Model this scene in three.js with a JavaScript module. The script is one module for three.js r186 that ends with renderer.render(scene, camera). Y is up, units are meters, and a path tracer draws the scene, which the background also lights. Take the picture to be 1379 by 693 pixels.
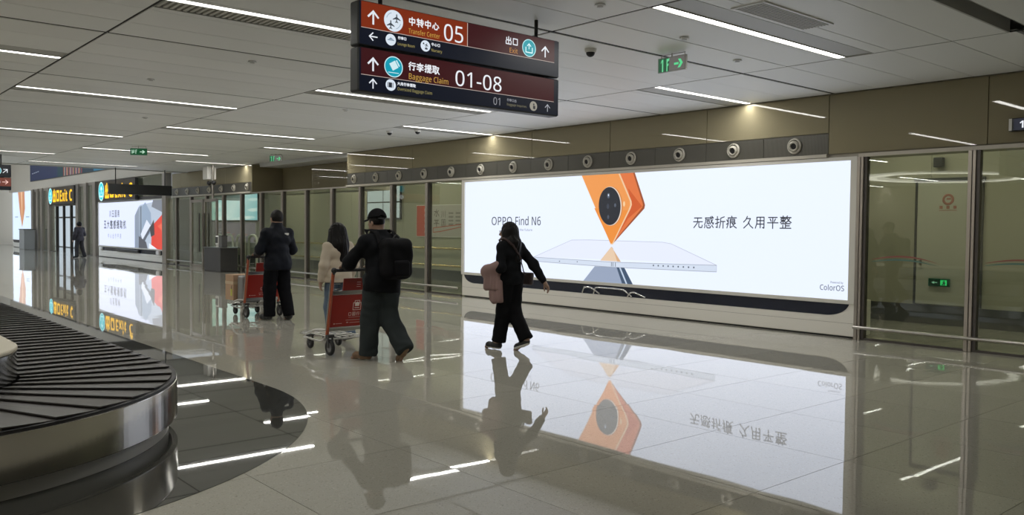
import * as THREE from 'three';
import { mergeGeometries } from 'three/addons/utils/BufferGeometryUtils.js';
import { RoundedBoxGeometry } from 'three/addons/geometries/RoundedBoxGeometry.js';
import { ImprovedNoise } from 'three/addons/math/ImprovedNoise.js';
import { RectAreaLightUniformsLib } from 'three/addons/lights/RectAreaLightUniformsLib.js';

// ---------------------------------------------------------------- camera, daylight, exposure
RectAreaLightUniformsLib.init();
const scene = new THREE.Scene();
const camera = new THREE.PerspectiveCamera(33.876, 1379 / 693, 0.05, 300);
camera.position.set(0, 1.55, 0);
camera.setRotationFromMatrix(new THREE.Matrix4().makeBasis(
  new THREE.Vector3(0.65362, 0.00956, -0.75676),
  new THREE.Vector3(-0.03223, 0.99936, -0.01522),
  new THREE.Vector3(0.75613, 0.03434, 0.65351)));
const renderer = new THREE.WebGLRenderer({ antialias: true });
renderer.toneMapping = THREE.LinearToneMapping;
renderer.toneMappingExposure = 1.14;
renderer.shadowMap.enabled = true;
scene.background = new THREE.Color().setRGB(2.6, 2.95, 3.4);      // overcast daylight over the skylights of the far hall
const STRIP_GLOW = 6, STRIP_LIGHT = 23;                           // linear ceiling lamps
const STRIP_COLOR = new THREE.Color().setRGB(1.0, 0.985, 0.93);
const BOARD_GLOW = 0.93, BOARD_LIGHT = 0.36;                      // backlit advertising boards

// ---------------------------------------------------------------- helpers
const ZW = -11.73, HC = 3.57, BACK = -14.7;
let seed = 7;
const rnd = () => { seed = (seed * 1664525 + 1013904223) >>> 0; return seed / 4294967296; };
const noise = new ImprovedNoise();
const V = (x, y, z) => new THREE.Vector3(x, y, z);
const used = {};
function numbered(n) { const k = used[n] = (used[n] ?? -1) + 1; return k ? n + '_' + String(k).padStart(3, '0') : n; }
const lin = (r, g, b) => new THREE.Color().setRGB(r, g, b);
const mat = (r, g, b, rough = 0.6, metal = 0, extra = {}) => new THREE.MeshPhysicalMaterial({ color: lin(r, g, b), roughness: rough, metalness: metal, ...extra });
const glow = (r, g, b, k = 1) => new THREE.MeshStandardMaterial({ color: lin(0.02, 0.02, 0.02), emissive: lin(r, g, b), emissiveIntensity: k, roughness: 0.4 });
function box(w, h, d, x = 0, y = 0, z = 0) { const g = new THREE.BoxGeometry(w, h, d); g.translate(x, y, z); return g; }
function span(x0, x1, y0, y1, z0, z1) { return box(x1 - x0, y1 - y0, z1 - z0, (x0 + x1) / 2, (y0 + y1) / 2, (z0 + z1) / 2); }
function rbox(w, h, d, r, x = 0, y = 0, z = 0, s = 3) { const g = new RoundedBoxGeometry(w, h, d, s, r); g.translate(x, y, z); return g; }
function cyl(r0, r1, h, x, y, z, seg = 24, axis = 'y') {
  const g = new THREE.CylinderGeometry(r1, r0, h, seg);
  if (axis === 'x') g.rotateZ(Math.PI / 2); if (axis === 'z') g.rotateX(Math.PI / 2);
  g.translate(x, y, z); return g;
}
function tube(pts, r, seg = 32, rad = 8, closed = false, tension = 0.5) {
  return new THREE.TubeGeometry(new THREE.CatmullRomCurve3(pts.map(p => V(...p)), closed, 'catmullrom', tension), seg, r, rad, closed);
}
function pipe(a, b, r, seg = 12) {                       // straight round bar from a to b
  const A = V(...a), B = V(...b), d = B.clone().sub(A), g = new THREE.CylinderGeometry(r, r, d.length(), seg);
  g.applyQuaternion(new THREE.Quaternion().setFromUnitVectors(V(0, 1, 0), d.clone().normalize()));
  g.translate(...A.add(B).multiplyScalar(0.5).toArray()); return g;
}
const clean = g => { g = g.index ? g.toNonIndexed() : g; for (const k of Object.keys(g.attributes)) if (!['position', 'normal', 'uv'].includes(k)) g.deleteAttribute(k); return g; };
const join = list => list.length === 1 ? list[0] : mergeGeometries(list.map(clean));
function part(name, geo, m, parent) {
  const o = new THREE.Mesh(Array.isArray(geo) ? join(geo) : geo, m); o.name = name; o.castShadow = o.receiveShadow = true; parent.add(o); return o;
}
function thing(name, label, category, pos = [0, 0, 0], turn = 0, group) {
  const o = new THREE.Group(); o.name = numbered(name); o.position.set(...pos); o.rotation.y = turn; o.userData = { label, category };
  if (group) o.userData.group = group; scene.add(o); return o;
}
function solo(name, geo, m, label, category, group) {
  const o = part(numbered(name), geo, m, scene); o.userData = { label, category }; if (group) o.userData.group = group; return o;
}
function struct(name, geo, m) {
  let o; if (geo) o = part(name, geo, m, scene); else { o = new THREE.Group(); o.name = name; scene.add(o); }
  o.userData.kind = 'structure'; return o;
}
function areaLight(parent, w, h, color, k, pos, look) {   // look: the way the light shines
  const l = new THREE.RectAreaLight(color, k, w, h); l.position.set(...pos); parent.add(l);
  if (look[2] > 0.9) l.rotation.y = Math.PI; else l.quaternion.setFromUnitVectors(V(0, 0, -1), V(...look).normalize());
  l.castShadow = true; return l;
}

// ---------------------------------------------------------------- lettering drawn by strokes
const HAN = {
  '中': [[50,5,50,95],[15,25,85,25,85,62,15,62,15,25]],
  '转': [[8,20,45,20],[25,5,15,45,45,45],[30,32,30,95],[6,72,46,66],[54,22,92,22],[50,42,96,42],[72,6,62,58,90,58,75,78],[60,74,82,94]],
  '心': [[15,50,8,78],[32,38,32,80,40,90,68,90,74,70],[45,15,56,35],[76,38,92,65]],
  '出': [[50,5,50,92],[20,18,20,46,80,46,80,18],[12,56,12,92,88,92,88,56]],
  '口': [[18,18,82,18,82,88,18,88,18,18]],
  '行': [[32,6,10,30],[34,30,8,58],[22,46,22,96],[48,16,90,16],[42,42,96,42],[74,42,74,92,60,88]],
  '李': [[10,20,90,20],[50,4,50,48],[48,22,10,48],[52,22,90,48],[26,54,74,54,52,66],[52,64,52,95,38,90],[8,74,92,74]],
  '提': [[22,5,22,92,12,88],[6,28,38,28],[6,62,38,52],[48,8,88,8,88,40,48,40,48,8],[48,24,88,24],[42,50,96,50],[68,50,68,90],[68,70,90,70],[54,60,42,95],[48,78,66,92,96,92]],
  '取': [[6,10,52,10],[14,10,14,78],[42,10,42,96],[14,32,42,32],[14,54,42,54],[4,80,52,70],[56,22,90,22,80,55,54,94],[60,36,74,66,96,94]],
  '无': [[14,16,86,16],[6,46,94,46],[48,16,44,56,10,94],[58,46,58,84,66,92,88,92,92,74]],
  '感': [[14,16,92,16],[20,16,18,48,8,70],[28,30,56,30],[32,40,54,40,54,58,32,58,32,40],[66,6,72,38,90,66,94,54],[86,28,62,64],[78,4,88,12],[14,76,8,94],[30,72,30,90,36,95,62,95,68,82],[46,70,54,80],[78,74,92,92]],
  '折': [[24,5,24,92,12,88],[6,28,42,28],[6,62,42,50],[88,8,56,18,54,60,44,94],[54,44,96,44],[78,44,78,96]],
  '痕': [[50,3,54,12],[18,16,94,16],[20,16,20,60,8,94],[6,32,14,44],[4,66,20,56],[38,28,78,28,78,54,38,54],[38,41,78,41],[38,28,38,92,58,82],[86,58,66,68],[56,56,70,80,94,94]],
  '久': [[42,6,30,30,10,48],[34,22,70,22,50,62,12,94],[52,50,68,76,92,94]],
  '用': [[20,62,20,12,82,12,82,94,70,90],[20,60,8,94],[20,38,82,38],[20,64,82,64],[50,12,50,92]],
  '平': [[14,14,86,14],[28,26,36,42],[72,26,62,44],[6,54,94,54],[50,14,50,96]],
  '整': [[8,14,52,14],[30,4,30,52],[14,22,46,22,46,36,14,36,14,22],[28,38,8,52],[32,38,50,50],[64,4,54,26],[58,16,94,16],[84,16,76,36,54,52],[62,20,76,40,96,52],[14,60,88,60],[50,60,50,94],[50,76,82,76],[28,72,28,94],[6,94,94,94]],
  '五': [[14,12,86,12],[48,12,36,92],[18,48,74,48,70,92],[6,92,94,92]],
  '大': [[8,36,92,36],[50,6,48,40,10,94],[52,42,92,94]],
  '机': [[24,5,24,95],[6,26,42,26],[22,34,6,66],[28,38,42,52],[54,14,54,60,44,94],[54,14,80,14,80,84,88,92,95,78]],
  '水': [[50,5,50,92,38,86],[10,32,40,32,10,80],[84,22,56,46],[54,36,92,84]],
  '国': [[12,8,88,8,88,94,12,94,12,8],[28,28,72,28],[28,50,72,50],[24,74,76,74],[50,28,50,74]],
  '川': [[18,12,18,60,8,92],[50,14,50,84],[84,8,84,94]],
};
function han(c, text, x, y, size, weight, color, gap = 0.06) {
  c.strokeStyle = color; c.lineWidth = weight; c.lineCap = 'round'; c.lineJoin = 'round';
  for (const ch of text) {
    if (HAN[ch]) for (const s of HAN[ch]) { c.beginPath(); for (let i = 0; i < s.length; i += 2) c[i ? 'lineTo' : 'moveTo'](x + s[i] / 100 * size, y + s[i + 1] / 100 * size); c.stroke(); }
    x += size * (ch === ' ' ? 0.5 : 1 + gap);
  }
  return x;
}
function words(c, text, x, y, size, color, squeeze = 1, weight = '') {
  c.save(); c.translate(x, y); c.scale(squeeze, 1); c.fillStyle = color; c.font = weight + ' ' + size + 'px sans-serif'; c.fillText(text, 0, 0); c.restore();
}
function fit(c, text, x0, x1, y, size, color, weight = '') {
  c.font = weight + ' ' + size + 'px sans-serif'; words(c, text, x0, y, size, color, (x1 - x0) / c.measureText(text).width, weight);
}
function canvas(w, h, draw, srgb = true) {
  const k = document.createElement('canvas'); k.width = w; k.height = h; draw(k.getContext('2d'), w, h);
  const t = new THREE.CanvasTexture(k); if (srgb) t.colorSpace = THREE.SRGBColorSpace; t.magFilter = THREE.LinearFilter; t.anisotropy = 8; return t;
}
const poly = (c, pts, fill) => { c.beginPath(); pts.forEach(([x, y], i) => c[i ? 'lineTo' : 'moveTo'](x, y)); c.closePath(); c.fillStyle = fill; c.fill(); };
const disc = (c, x, y, r, fill, line, lw = 2) => { c.beginPath(); c.arc(x, y, r, 0, 7); c.fillStyle = fill; c.fill(); if (line) { c.strokeStyle = line; c.lineWidth = lw; c.stroke(); } };
function arrow(c, x, y, s, a, color, w = 0.2) {
  c.save(); c.translate(x, y); c.rotate(a); c.strokeStyle = color; c.lineWidth = s * w; c.lineCap = 'butt'; c.lineJoin = 'miter';
  c.beginPath(); c.moveTo(0, s * 0.95); c.lineTo(0, -s * 0.7); c.moveTo(-s * 0.75, 0.05 * s); c.lineTo(0, -s * 0.72); c.lineTo(s * 0.75, 0.05 * s); c.stroke(); c.restore();
}
function plane(c, x, y, s, a, color) {
  c.save(); c.translate(x, y); c.rotate(a); c.scale(s, s); c.fillStyle = color; c.beginPath();
  for (const [i, p] of [[0, -1], [0.13, -0.75], [0.13, -0.3], [0.95, 0.25], [0.95, 0.42], [0.13, 0.18], [0.1, 0.65], [0.38, 0.88], [0.38, 1], [0, 0.9], [-0.38, 1], [-0.38, 0.88], [-0.1, 0.65], [-0.13, 0.18], [-0.95, 0.42], [-0.95, 0.25], [-0.13, -0.3], [-0.13, -0.75]].entries()) c[i ? 'lineTo' : 'moveTo'](...p);
  c.closePath(); c.fill(); c.restore();
}

// ---------------------------------------------------------------- materials
function speckle(w, base, spread, grains, n) {
  return canvas(w, w, (c) => {
    c.fillStyle = `rgb(${base})`; c.fillRect(0, 0, w, w);
    for (let i = 0; i < n; i++) {
      const g = grains[Math.floor(rnd() * grains.length)], r = 0.6 + rnd() * rnd() * spread, x = rnd() * w, y = rnd() * w;
      c.fillStyle = `rgba(${g},${0.25 + rnd() * 0.5})`; c.beginPath(); c.ellipse(x, y, r, r * (0.5 + rnd() * 0.5), rnd() * 3, 0, 7); c.fill();
    }
  });
}
const terrazzo = speckle(512, '178,175,164', 2.6, ['204,201,191', '152,147,135', '190,183,167', '137,134,126'], 9000);
const darkTerrazzo = speckle(512, '66,66,62', 2.4, ['86,86,82', '48,48,46', '74,72,66'], 7000);
darkTerrazzo.wrapS = darkTerrazzo.wrapT = THREE.RepeatWrapping;
const M = {
  tile: [0.95, 1.0, 1.04, 0.98].map(k => new THREE.MeshPhysicalMaterial({ color: lin(k, k, k * 0.99), map: terrazzo, roughness: 0.018, ior: 1.8 })),
  grout: mat(0.2, 0.195, 0.18, 0.8),
  inlay: new THREE.MeshPhysicalMaterial({ map: darkTerrazzo, roughness: 0.02, ior: 1.6 }),
  ceil: [mat(0.88, 0.89, 0.89, 0.5), mat(0.86, 0.87, 0.865, 0.5), mat(0.9, 0.91, 0.905, 0.5)],
  nozzle: mat(0.55, 0.52, 0.45, 0.4),
  plenum: mat(0.6, 0.6, 0.58, 0.9),
  trough: mat(0.5, 0.5, 0.48, 0.5),
  fin: mat(0.55, 0.54, 0.5, 0.5), black: mat(0.012, 0.012, 0.014, 0.5),
  panel: mat(0.285, 0.25, 0.16, 0.018, 0, { ior: 1.36 }),
  substrate: mat(0.4, 0.37, 0.31, 0.8),
  trimBeige: mat(0.55, 0.51, 0.44, 0.35, 0.0), boardFrame: mat(0.72, 0.7, 0.64, 0.35), boardBase: mat(0.84, 0.81, 0.74, 0.3),
  navy: mat(0.012, 0.016, 0.032, 0.25), steel: mat(0.42, 0.4, 0.37, 0.28, 1), brushed: mat(0.5, 0.48, 0.44, 0.15, 1), chrome: mat(0.75, 0.74, 0.72, 0.08, 1),
  mull: mat(0.42, 0.38, 0.34, 0.32, 0.8), mullDark: mat(0.1, 0.09, 0.085, 0.4, 0.6),
  glass: new THREE.MeshPhysicalMaterial({ color: lin(0.86, 0.9, 0.83), transmission: 1, thickness: 0, roughness: 0.0, ior: 1.5, specularIntensity: 1 }),
  corridor: mat(0.42, 0.41, 0.325, 0.35), corridorDark: mat(0.06, 0.065, 0.065, 0.3), white: mat(0.78, 0.77, 0.74, 0.5), beige: mat(0.56, 0.5, 0.41, 0.7),
  rubber: mat(0.035, 0.034, 0.032, 0.42), slat: [mat(0.042, 0.038, 0.033, 0.42), mat(0.048, 0.043, 0.037, 0.46), mat(0.038, 0.034, 0.03, 0.4)], hubTop: mat(0.6, 0.55, 0.42, 0.4), hubSide: mat(0.5, 0.5, 0.49, 0.15, 1),
  darkBox: mat(0.045, 0.045, 0.045, 0.4), signBody: mat(0.02, 0.022, 0.024, 0.45),
};

// ---------------------------------------------------------------- floor: tiles of 1.08 m with recessed joints
const floor = struct('floor');
part('screed', span(-72, 7, -0.3, -0.012, -15.2, 14.2), M.grout, floor);
{
  const P = 1.083, GAP = 0.004, X0 = -2.8, Z0 = -5.42, variants = [];
  for (let v = 0; v < 12; v++) {
    const n = 4, g = new THREE.PlaneGeometry(P - GAP, P - GAP, n, n); g.rotateX(-Math.PI / 2);
    const N = g.attributes.normal, Q = g.attributes.position, tx = (rnd() - 0.5) * 0.0022, tz = (rnd() - 0.5) * 0.0022, o = v * 7.3;
    for (let i = 0; i < N.count; i++) {
      const x = Q.getX(i) * 1.7, z = Q.getZ(i) * 1.7;
      const nv = V(tx + noise.noise(x, o, z) * 0.0024, 1, tz + noise.noise(x + 9, o, z + 4) * 0.0024).normalize(); N.setXYZ(i, nv.x, nv.y, nv.z);
    }
    const s = P - GAP, rim = [[s, 0.012, 0.0, 0, -0.006, s / 2], [s, 0.012, 0, 0, -0.006, -s / 2], [0, 0.012, s, s / 2, -0.006, 0], [0, 0.012, s, -s / 2, -0.006, 0]].map(([a, b, d, x, y, z]) => { const q = d ? new THREE.PlaneGeometry(d, b) : new THREE.PlaneGeometry(a, b); if (d) q.rotateY(x > 0 ? Math.PI / 2 : -Math.PI / 2); else if (z < 0) q.rotateY(Math.PI); q.translate(x, y, z); return q; });
    variants.push(mergeGeometries([g, ...rim]));
  }
  const inv = camera.matrixWorld; camera.updateMatrixWorld(); const vp = new THREE.Matrix4().multiplyMatrices(camera.projectionMatrix, camera.matrixWorld.clone().invert());
  const cells = [];
  for (let i = -64; i <= 8; i++) for (let k = -9; k <= 17; k++) {
    const x = X0 + (i + 0.5) * P, z = Z0 + (k + 0.5) * P; if (x < -71 || x > 6.4 || z < BACK || z > 13.6) continue;
    const q = V(x, 0, z).applyMatrix4(vp), seen = q.z < 1 && V(x, 0, z).sub(camera.position).dot(V(-0.756, 0, -0.6535)) > 0 && Math.abs(q.x) < 1.25 && q.y > -1.6;
    cells.push({ x, z, d: seen ? Math.hypot(x, z) : 1e3 + Math.hypot(x, z), v: Math.floor(rnd() * 12), t: Math.floor(rnd() * 4), m: Math.floor(rnd() * 4) });
  }
  cells.sort((a, b) => a.d - b.d);
  const rest = [];
  cells.forEach((c, i) => {
    if (i < 290 && c.d < 1e3) { const o = part(numbered('tile'), variants[c.v], M.tile[c.m], floor); o.position.set(c.x, 0, c.z); o.rotation.y = c.t * Math.PI / 2; }
    else { const g = variants[c.v].clone(); g.rotateY(c.t * Math.PI / 2); g.translate(c.x, 0, c.z); rest.push(g); }
  });
  part('paving', mergeGeometries(rest), M.tile[1], floor).userData.kind = 'stuff';
}
// dark inlay round the carousel
{
  const s = new THREE.Shape(), R = 3.085, cx = -7.63, cz = -0.46;
  s.moveTo(-26, cz - R); s.lineTo(cx, cz - R); s.absarc(cx, cz, R, -Math.PI / 2, Math.PI / 2, false); s.lineTo(-26, cz + R); s.closePath();
  const g = new THREE.ExtrudeGeometry(s, { depth: 0.0025, bevelEnabled: false, curveSegments: 64 }); g.rotateX(Math.PI / 2); g.translate(0, 0.003, 0);
  const inlay = struct('floor_inlay', g, M.inlay);
  inlay.userData.label = 'dark grey polished floor inlay around the baggage carousel';
}

// ---------------------------------------------------------------- ceiling
const ceiling = struct('ceiling');
part('plenum', span(-32.5, 7, HC + 0.5, HC + 0.6, -12.9, 14.2), M.plenum, ceiling);
const BAYS = [[-11.72, -9.4], [-9.4, -6.01], [-6.01, -2.62], [-2.62, 0.77], [0.77, 4.16], [4.16, 7.55], [7.55, 10.94], [10.94, 14.1]];
const strips = [];
for (let b = 0; b < 8; b++) for (let k = -2; k < 5; k++) {
  const A = b % 2 === 1, x = (A ? -5.01 : -7.8) - 6.45 * k; if (x < -32 || x > 6.4) continue;
  if ((b === 5 && k === 1) || k < 0) continue;
  strips.push({ b, x, side: b === 1 && k === 0 ? 1 : b === 3 ? 1 : -1, fins: (b === 2 && k === 0) || (b === 1 && k === 1) });
}
{
  const edges = []; for (let i = -6; i <= 51; i++) edges.push(-6.37 + 0.645 * 15 - 0.645 * (i + 6));
  const geoCache = {};
  const panelGeo = (w, d) => geoCache[[w.toFixed(3), d.toFixed(3)]] ??= rbox(w, 0.03, d, 0.004, 0, 0, 0, 1);
  const cells = [];
  BAYS.forEach(([z0, z1], b) => {
    for (let i = 0; i < edges.length - 1; i++) {
      let hi = edges[i], lo = Math.max(edges[i + 1], -32.5); if (hi - lo < 0.02) continue;
      const cuts = [[lo, hi]], holes = strips.filter(s => s.b === b).map(s => s.side > 0 ? [s.x - 0.06, s.x + 0.38] : [s.x - 0.38, s.x + 0.06]);
      if (b > 0) holes.push([-3.24, -3.02]);
      for (const [h0, h1] of holes) for (let q = cuts.length - 1; q >= 0; q--) {
        const [a, c] = cuts[q]; if (h1 <= a || h0 >= c) continue; cuts.splice(q, 1);
        if (h0 - a > 0.02) cuts.push([a, h0]); if (c - h1 > 0.02) cuts.push([h1, c]);
      }
      const wide = Math.abs(((edges[i] + 6.37) / 3.225) - Math.round((edges[i] + 6.37) / 3.225)) < 0.02, wideLo = Math.abs(((edges[i + 1] + 6.37) / 3.225) - Math.round((edges[i + 1] + 6.37) / 3.225)) < 0.02;
      for (const [a, c] of cuts) {
        const a2 = a + (a === edges[i + 1] ? (wideLo ? 0.03 : 0.004) : 0), c2 = c - (c === edges[i] ? (wide ? 0.03 : 0.004) : 0);
        cells.push({ x: (a2 + c2) / 2, w: c2 - a2, z: (z0 + z1) / 2, d: z1 - z0 - 0.03 });
      }
    }
  });
  cells.sort((p, q) => (Math.hypot(p.x, p.z) + (p.z > 2 ? 100 : 0)) - (Math.hypot(q.x, q.z) + (q.z > 2 ? 100 : 0)));
  const rest = [];
  cells.forEach((c, i) => {
    const g = panelGeo(c.w, c.d), y = HC + 0.015 + (rnd() - 0.5) * 0.002;
    if (i < 290) { const o = part(numbered('panel'), g, M.ceil[Math.floor(rnd() * 3)], ceiling); o.position.set(c.x, y, c.z); }
    else { const q = g.clone(); q.translate(c.x, y, c.z); rest.push(clean(q)); }
  });
  part('panel_field', mergeGeometries(rest), M.ceil[0], ceiling).userData.kind = 'stuff';
  // near-black strips added in the joints, their colour standing for groove shade
  const jointShade = mat(0.03, 0.03, 0.03, 0.8);
  for (let k = 0; k < 9; k++) BAYS.forEach(([z0, z1]) => part('joint_shade_strip', span(-6.37 - 3.225 * k - 0.024, -6.37 - 3.225 * k + 0.024, HC + 0.004, HC + 0.016, z0 + 0.02, z1 - 0.02), jointShade, ceiling));
  for (const z of [-9.4, -6.01, -2.62, 0.77]) part('joint_shade_strip', span(-32.4, 6.9, HC + 0.004, HC + 0.014, z - 0.01, z + 0.01), jointShade, ceiling);
  // open service slot
  for (const x of [-3.25, -3.03]) part('slot_cheek', span(x, x + 0.02, HC, HC + 0.48, -9.39, 14), M.trough, ceiling);
  for (let k = 0; k < 3; k++) part('slot_rail', span(-3.19 + k * 0.05, -3.17 + k * 0.05, HC + 0.2, HC + 0.22, -9.39, 0), M.steel, ceiling);
}
const NEAR = { '1,0': 'wide recessed linear lamp beside the slatted ceiling vent', '0,0': 'linear lamp ending against the wall above the advertisement\'s row of characters', '2,0': 'linear lamp with a comb-like louvre beside the hanging direction signs', '1,1': 'linear lamp with a comb-like louvre running under the hanging direction signs', '0,1': 'linear lamp ending against the wall above the advertisement\'s Latin lettering' };
strips.forEach((s, n) => {
  const [z0r, z1r] = BAYS[s.b], z0 = z0r + 0.02, z1 = z1r - 0.02, L = z1 - z0, k = Math.round(((s.b % 2 ? -5.01 : -7.8) - s.x) / 6.45);
  const t = thing('linear_lamp', NEAR[s.b + ',' + k] ?? 'long thin white linear lamp recessed in the grey panel ceiling', 'ceiling lamp', [s.x, HC, (z0 + z1) / 2], 0, NEAR[s.b + ',' + k] ? 'named linear lamps' : 'linear ceiling lamps');
  if (NEAR[s.b + ',' + k]) delete t.userData.group;
  part('diffuser', box(0.1, 0.012, L, 0, 0.012, 0), glow(STRIP_COLOR.r, STRIP_COLOR.g, STRIP_COLOR.b, STRIP_GLOW), t);
  const a = s.side;
  part('housing', [box(0.4, 0.01, L, a * 0.17, 0.075, 0), box(0.006, 0.075, L, a * 0.055, 0.0375, 0), box(0.006, 0.075, L, a * 0.373, 0.0375, 0), box(0.006, 0.075, L, -a * 0.055, 0.0375, 0), box(0.43, 0.075, 0.006, a * 0.16, 0.0375, L / 2), box(0.43, 0.075, 0.006, a * 0.16, 0.0375, -L / 2)], M.trough, t);
  if (s.fins) { const f = []; for (let z = -L / 2 + 0.03; z < L / 2; z += 0.062) f.push(box(0.3, 0.03, 0.03, a * 0.215, 0.022, z)); part('louvre', f, M.fin, t).userData.kind = 'stuff'; }
  else part('trough_lid', box(0.31, 0.008, L, a * 0.215, 0.014, 0), M.trough, t);
  areaLight(t, 0.1, L, STRIP_COLOR, STRIP_LIGHT, [0, -0.004, 0], [0, -1, 0]);
});
// luminous ring in the ceiling behind the viewer, mirrored by the glass wall
{
  const t = thing('ring_lamp', 'large oval ring lamp in the ceiling, mirrored in the glass wall', 'ceiling lamp', [-13.1, HC - 0.03, 8.4]);
  const s = new THREE.Shape(); s.absellipse(0, 0, 2.5, 3.2, 0, Math.PI * 2); const h = new THREE.Path(); h.absellipse(0.3, 0, 1.98, 2.8, 0, Math.PI * 2); s.holes.push(h);
  const g = new THREE.ExtrudeGeometry(s, { depth: 0.03, bevelEnabled: false, curveSegments: 48 }); g.rotateX(Math.PI / 2);
  part('diffuser', g, glow(1, 0.96, 0.86, 3), t);
  for (let i = 0; i < 12; i++) {
    const a = i / 12 * Math.PI * 2, l = areaLight(t, 1.45, 0.4, lin(1, 0.96, 0.86), 2.5, [0.11 + 2.27 * Math.cos(a), -0.035, 3.0 * Math.sin(a)], [0, -1, 0]);
    l.quaternion.premultiply(new THREE.Quaternion().setFromAxisAngle(V(0, 1, 0), -Math.atan2(3.0 * Math.cos(a), -2.27 * Math.sin(a))));
  }
}
// ---------------------------------------------------------------- the long wall: glazing below, glossy panels and air nozzles above
const wallShell = struct('wall_back');                 // solid wall behind the panels
part('backing', [span(-20.5, 7, 2.62, HC + 0.6, -12.05, ZW - 0.03), span(-34.2, -26.72, 2.62, HC + 0.6, -12.05, ZW - 0.03), span(-26.72, -20.5, 2.6, HC + 0.6, -13.1, -12.84), span(-26.9, -26.72, 2.6, HC + 0.6, -12.84, -12.05), span(-20.5, -20.3, 2.6, HC + 0.6, -12.84, -12.05)], M.substrate, wallShell);
part('soffit', [span(-26.72, -20.5, 2.62, 2.66, -12.84, ZW + 0.0)], M.panel, wallShell);
{
  const js = [7]; for (let x = 4.46; x > -20.4; x -= 2.18) js.push(x); js.push(-20.5);
  const put = (x0, x1, y0, y1, m) => part(numbered('wall_panel'), span(x0 + 0.006, x1 - 0.006, y0, y1, ZW - 0.028, ZW), m, wallShell);
  for (let i = 0; i < js.length - 1; i++) {
    const x1 = js[i], x0 = js[i + 1];
    if (x0 > -6.5) put(x0, x1, 2.69, HC - 0.012, M.panel); else put(x0, x1, 3.005, HC - 0.012, M.panel);
  }
  for (let x = -26.72; x > -33.3; x -= 2.18) put(Math.max(x - 2.18, -34.2), x, 3.005, HC - 0.012, M.panel);
  for (const [a, b] of [[-26.72, -24.65], [-24.65, -22.58], [-22.58, -20.5]]) part(numbered('wall_panel'), span(a + 0.005, b - 0.005, 2.66, HC - 0.012, -12.84, -12.81), M.panel, wallShell);
  part(numbered('wall_panel'), span(-26.72, -26.69, 2.66, HC - 0.012, -12.81, ZW), M.panel, wallShell);
}
// air supply band with nozzles
const finTex = canvas(256, 64, (c, w, h) => { c.fillStyle = '#66645c'; c.fillRect(0, 0, w, h); for (let x = 0; x < w; x += 16) { c.fillStyle = '#3f3d37'; c.fillRect(x, 0, 7, h); } for (let y = 0; y < h; y += 16) { c.fillStyle = 'rgba(90,84,74,0.35)'; c.fillRect(0, y, w, 2); } });
finTex.wrapS = finTex.wrapT = THREE.RepeatWrapping;
const finMat = new THREE.MeshPhysicalMaterial({ map: finTex, roughness: 0.4, metalness: 0.3 });
function band(name, label, x0, x1, n0, count) {
  const t = thing(name, label, 'air grille', [0, 0, 0]);
  for (let x = x1; x > x0 + 0.1; x -= 1.094) {
    const a = Math.max(x - 1.094, x0), g = span(a + 0.003, x - 0.003, 2.695, 2.995, ZW - 0.027, ZW), U = g.attributes.uv; for (let i = 0; i < U.count; i++) U.setXY(i, U.getX(i) * (x - a) * 4, U.getY(i) * 3);
    part('grille_panel', g, finMat, t);
  }
  part('ledge', [span(x0 + 0.004, x1 - 0.004, 2.64, 2.688, ZW - 0.026, ZW + 0.045)], M.trimBeige, t);
  for (let i = 0; i < count; i++) {
    const o = thing('air_nozzle', 'round white jet nozzle set in the dark grille band ' + (n0 > -20 ? 'above the big advertisement' : 'beyond the wall recess'), 'air nozzle', [n0 - i * 1.094, 2.845, ZW + 0.002], 0, n0 > -20 ? 'air nozzles above the big advertisement' : 'air nozzles beyond the recess');
    const ring = new THREE.LatheGeometry([[0.09, 0], [0.12, 0], [0.12, 0.01], [0.113, 0.026], [0.1, 0.032], [0.092, 0.024], [0.09, 0]].map(p => new THREE.Vector2(...p)), 32); ring.rotateX(Math.PI / 2);
    part('ring', ring, M.nozzle, o);
    const ball = new THREE.LatheGeometry([[0.0, 0.03], [0.046, 0.03], [0.05, 0.062], [0.058, 0.066], [0.07, 0.056], [0.08, 0.038], [0.084, 0.022]].map(p => new THREE.Vector2(...p)), 28); ball.rotateX(Math.PI / 2);
    const bj = part('jet', ball, M.nozzle, o); bj.position.z = 0.006; bj.rotation.set(0.16, 0.08 + rnd() * 0.08, 0);
    part('throat', cyl(0.045, 0.045, 0.006, 0, 0, 0.034, 24, 'z'), M.black, bj);
  }
}
band('air_grille', 'long dark finned air grille band above the big advertisement', -20.5, -6.44, -6.99, 13);
band('air_grille', 'short dark finned air grille band beyond the wall recess', -34.2, -26.72, -27.06, 7);

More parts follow.
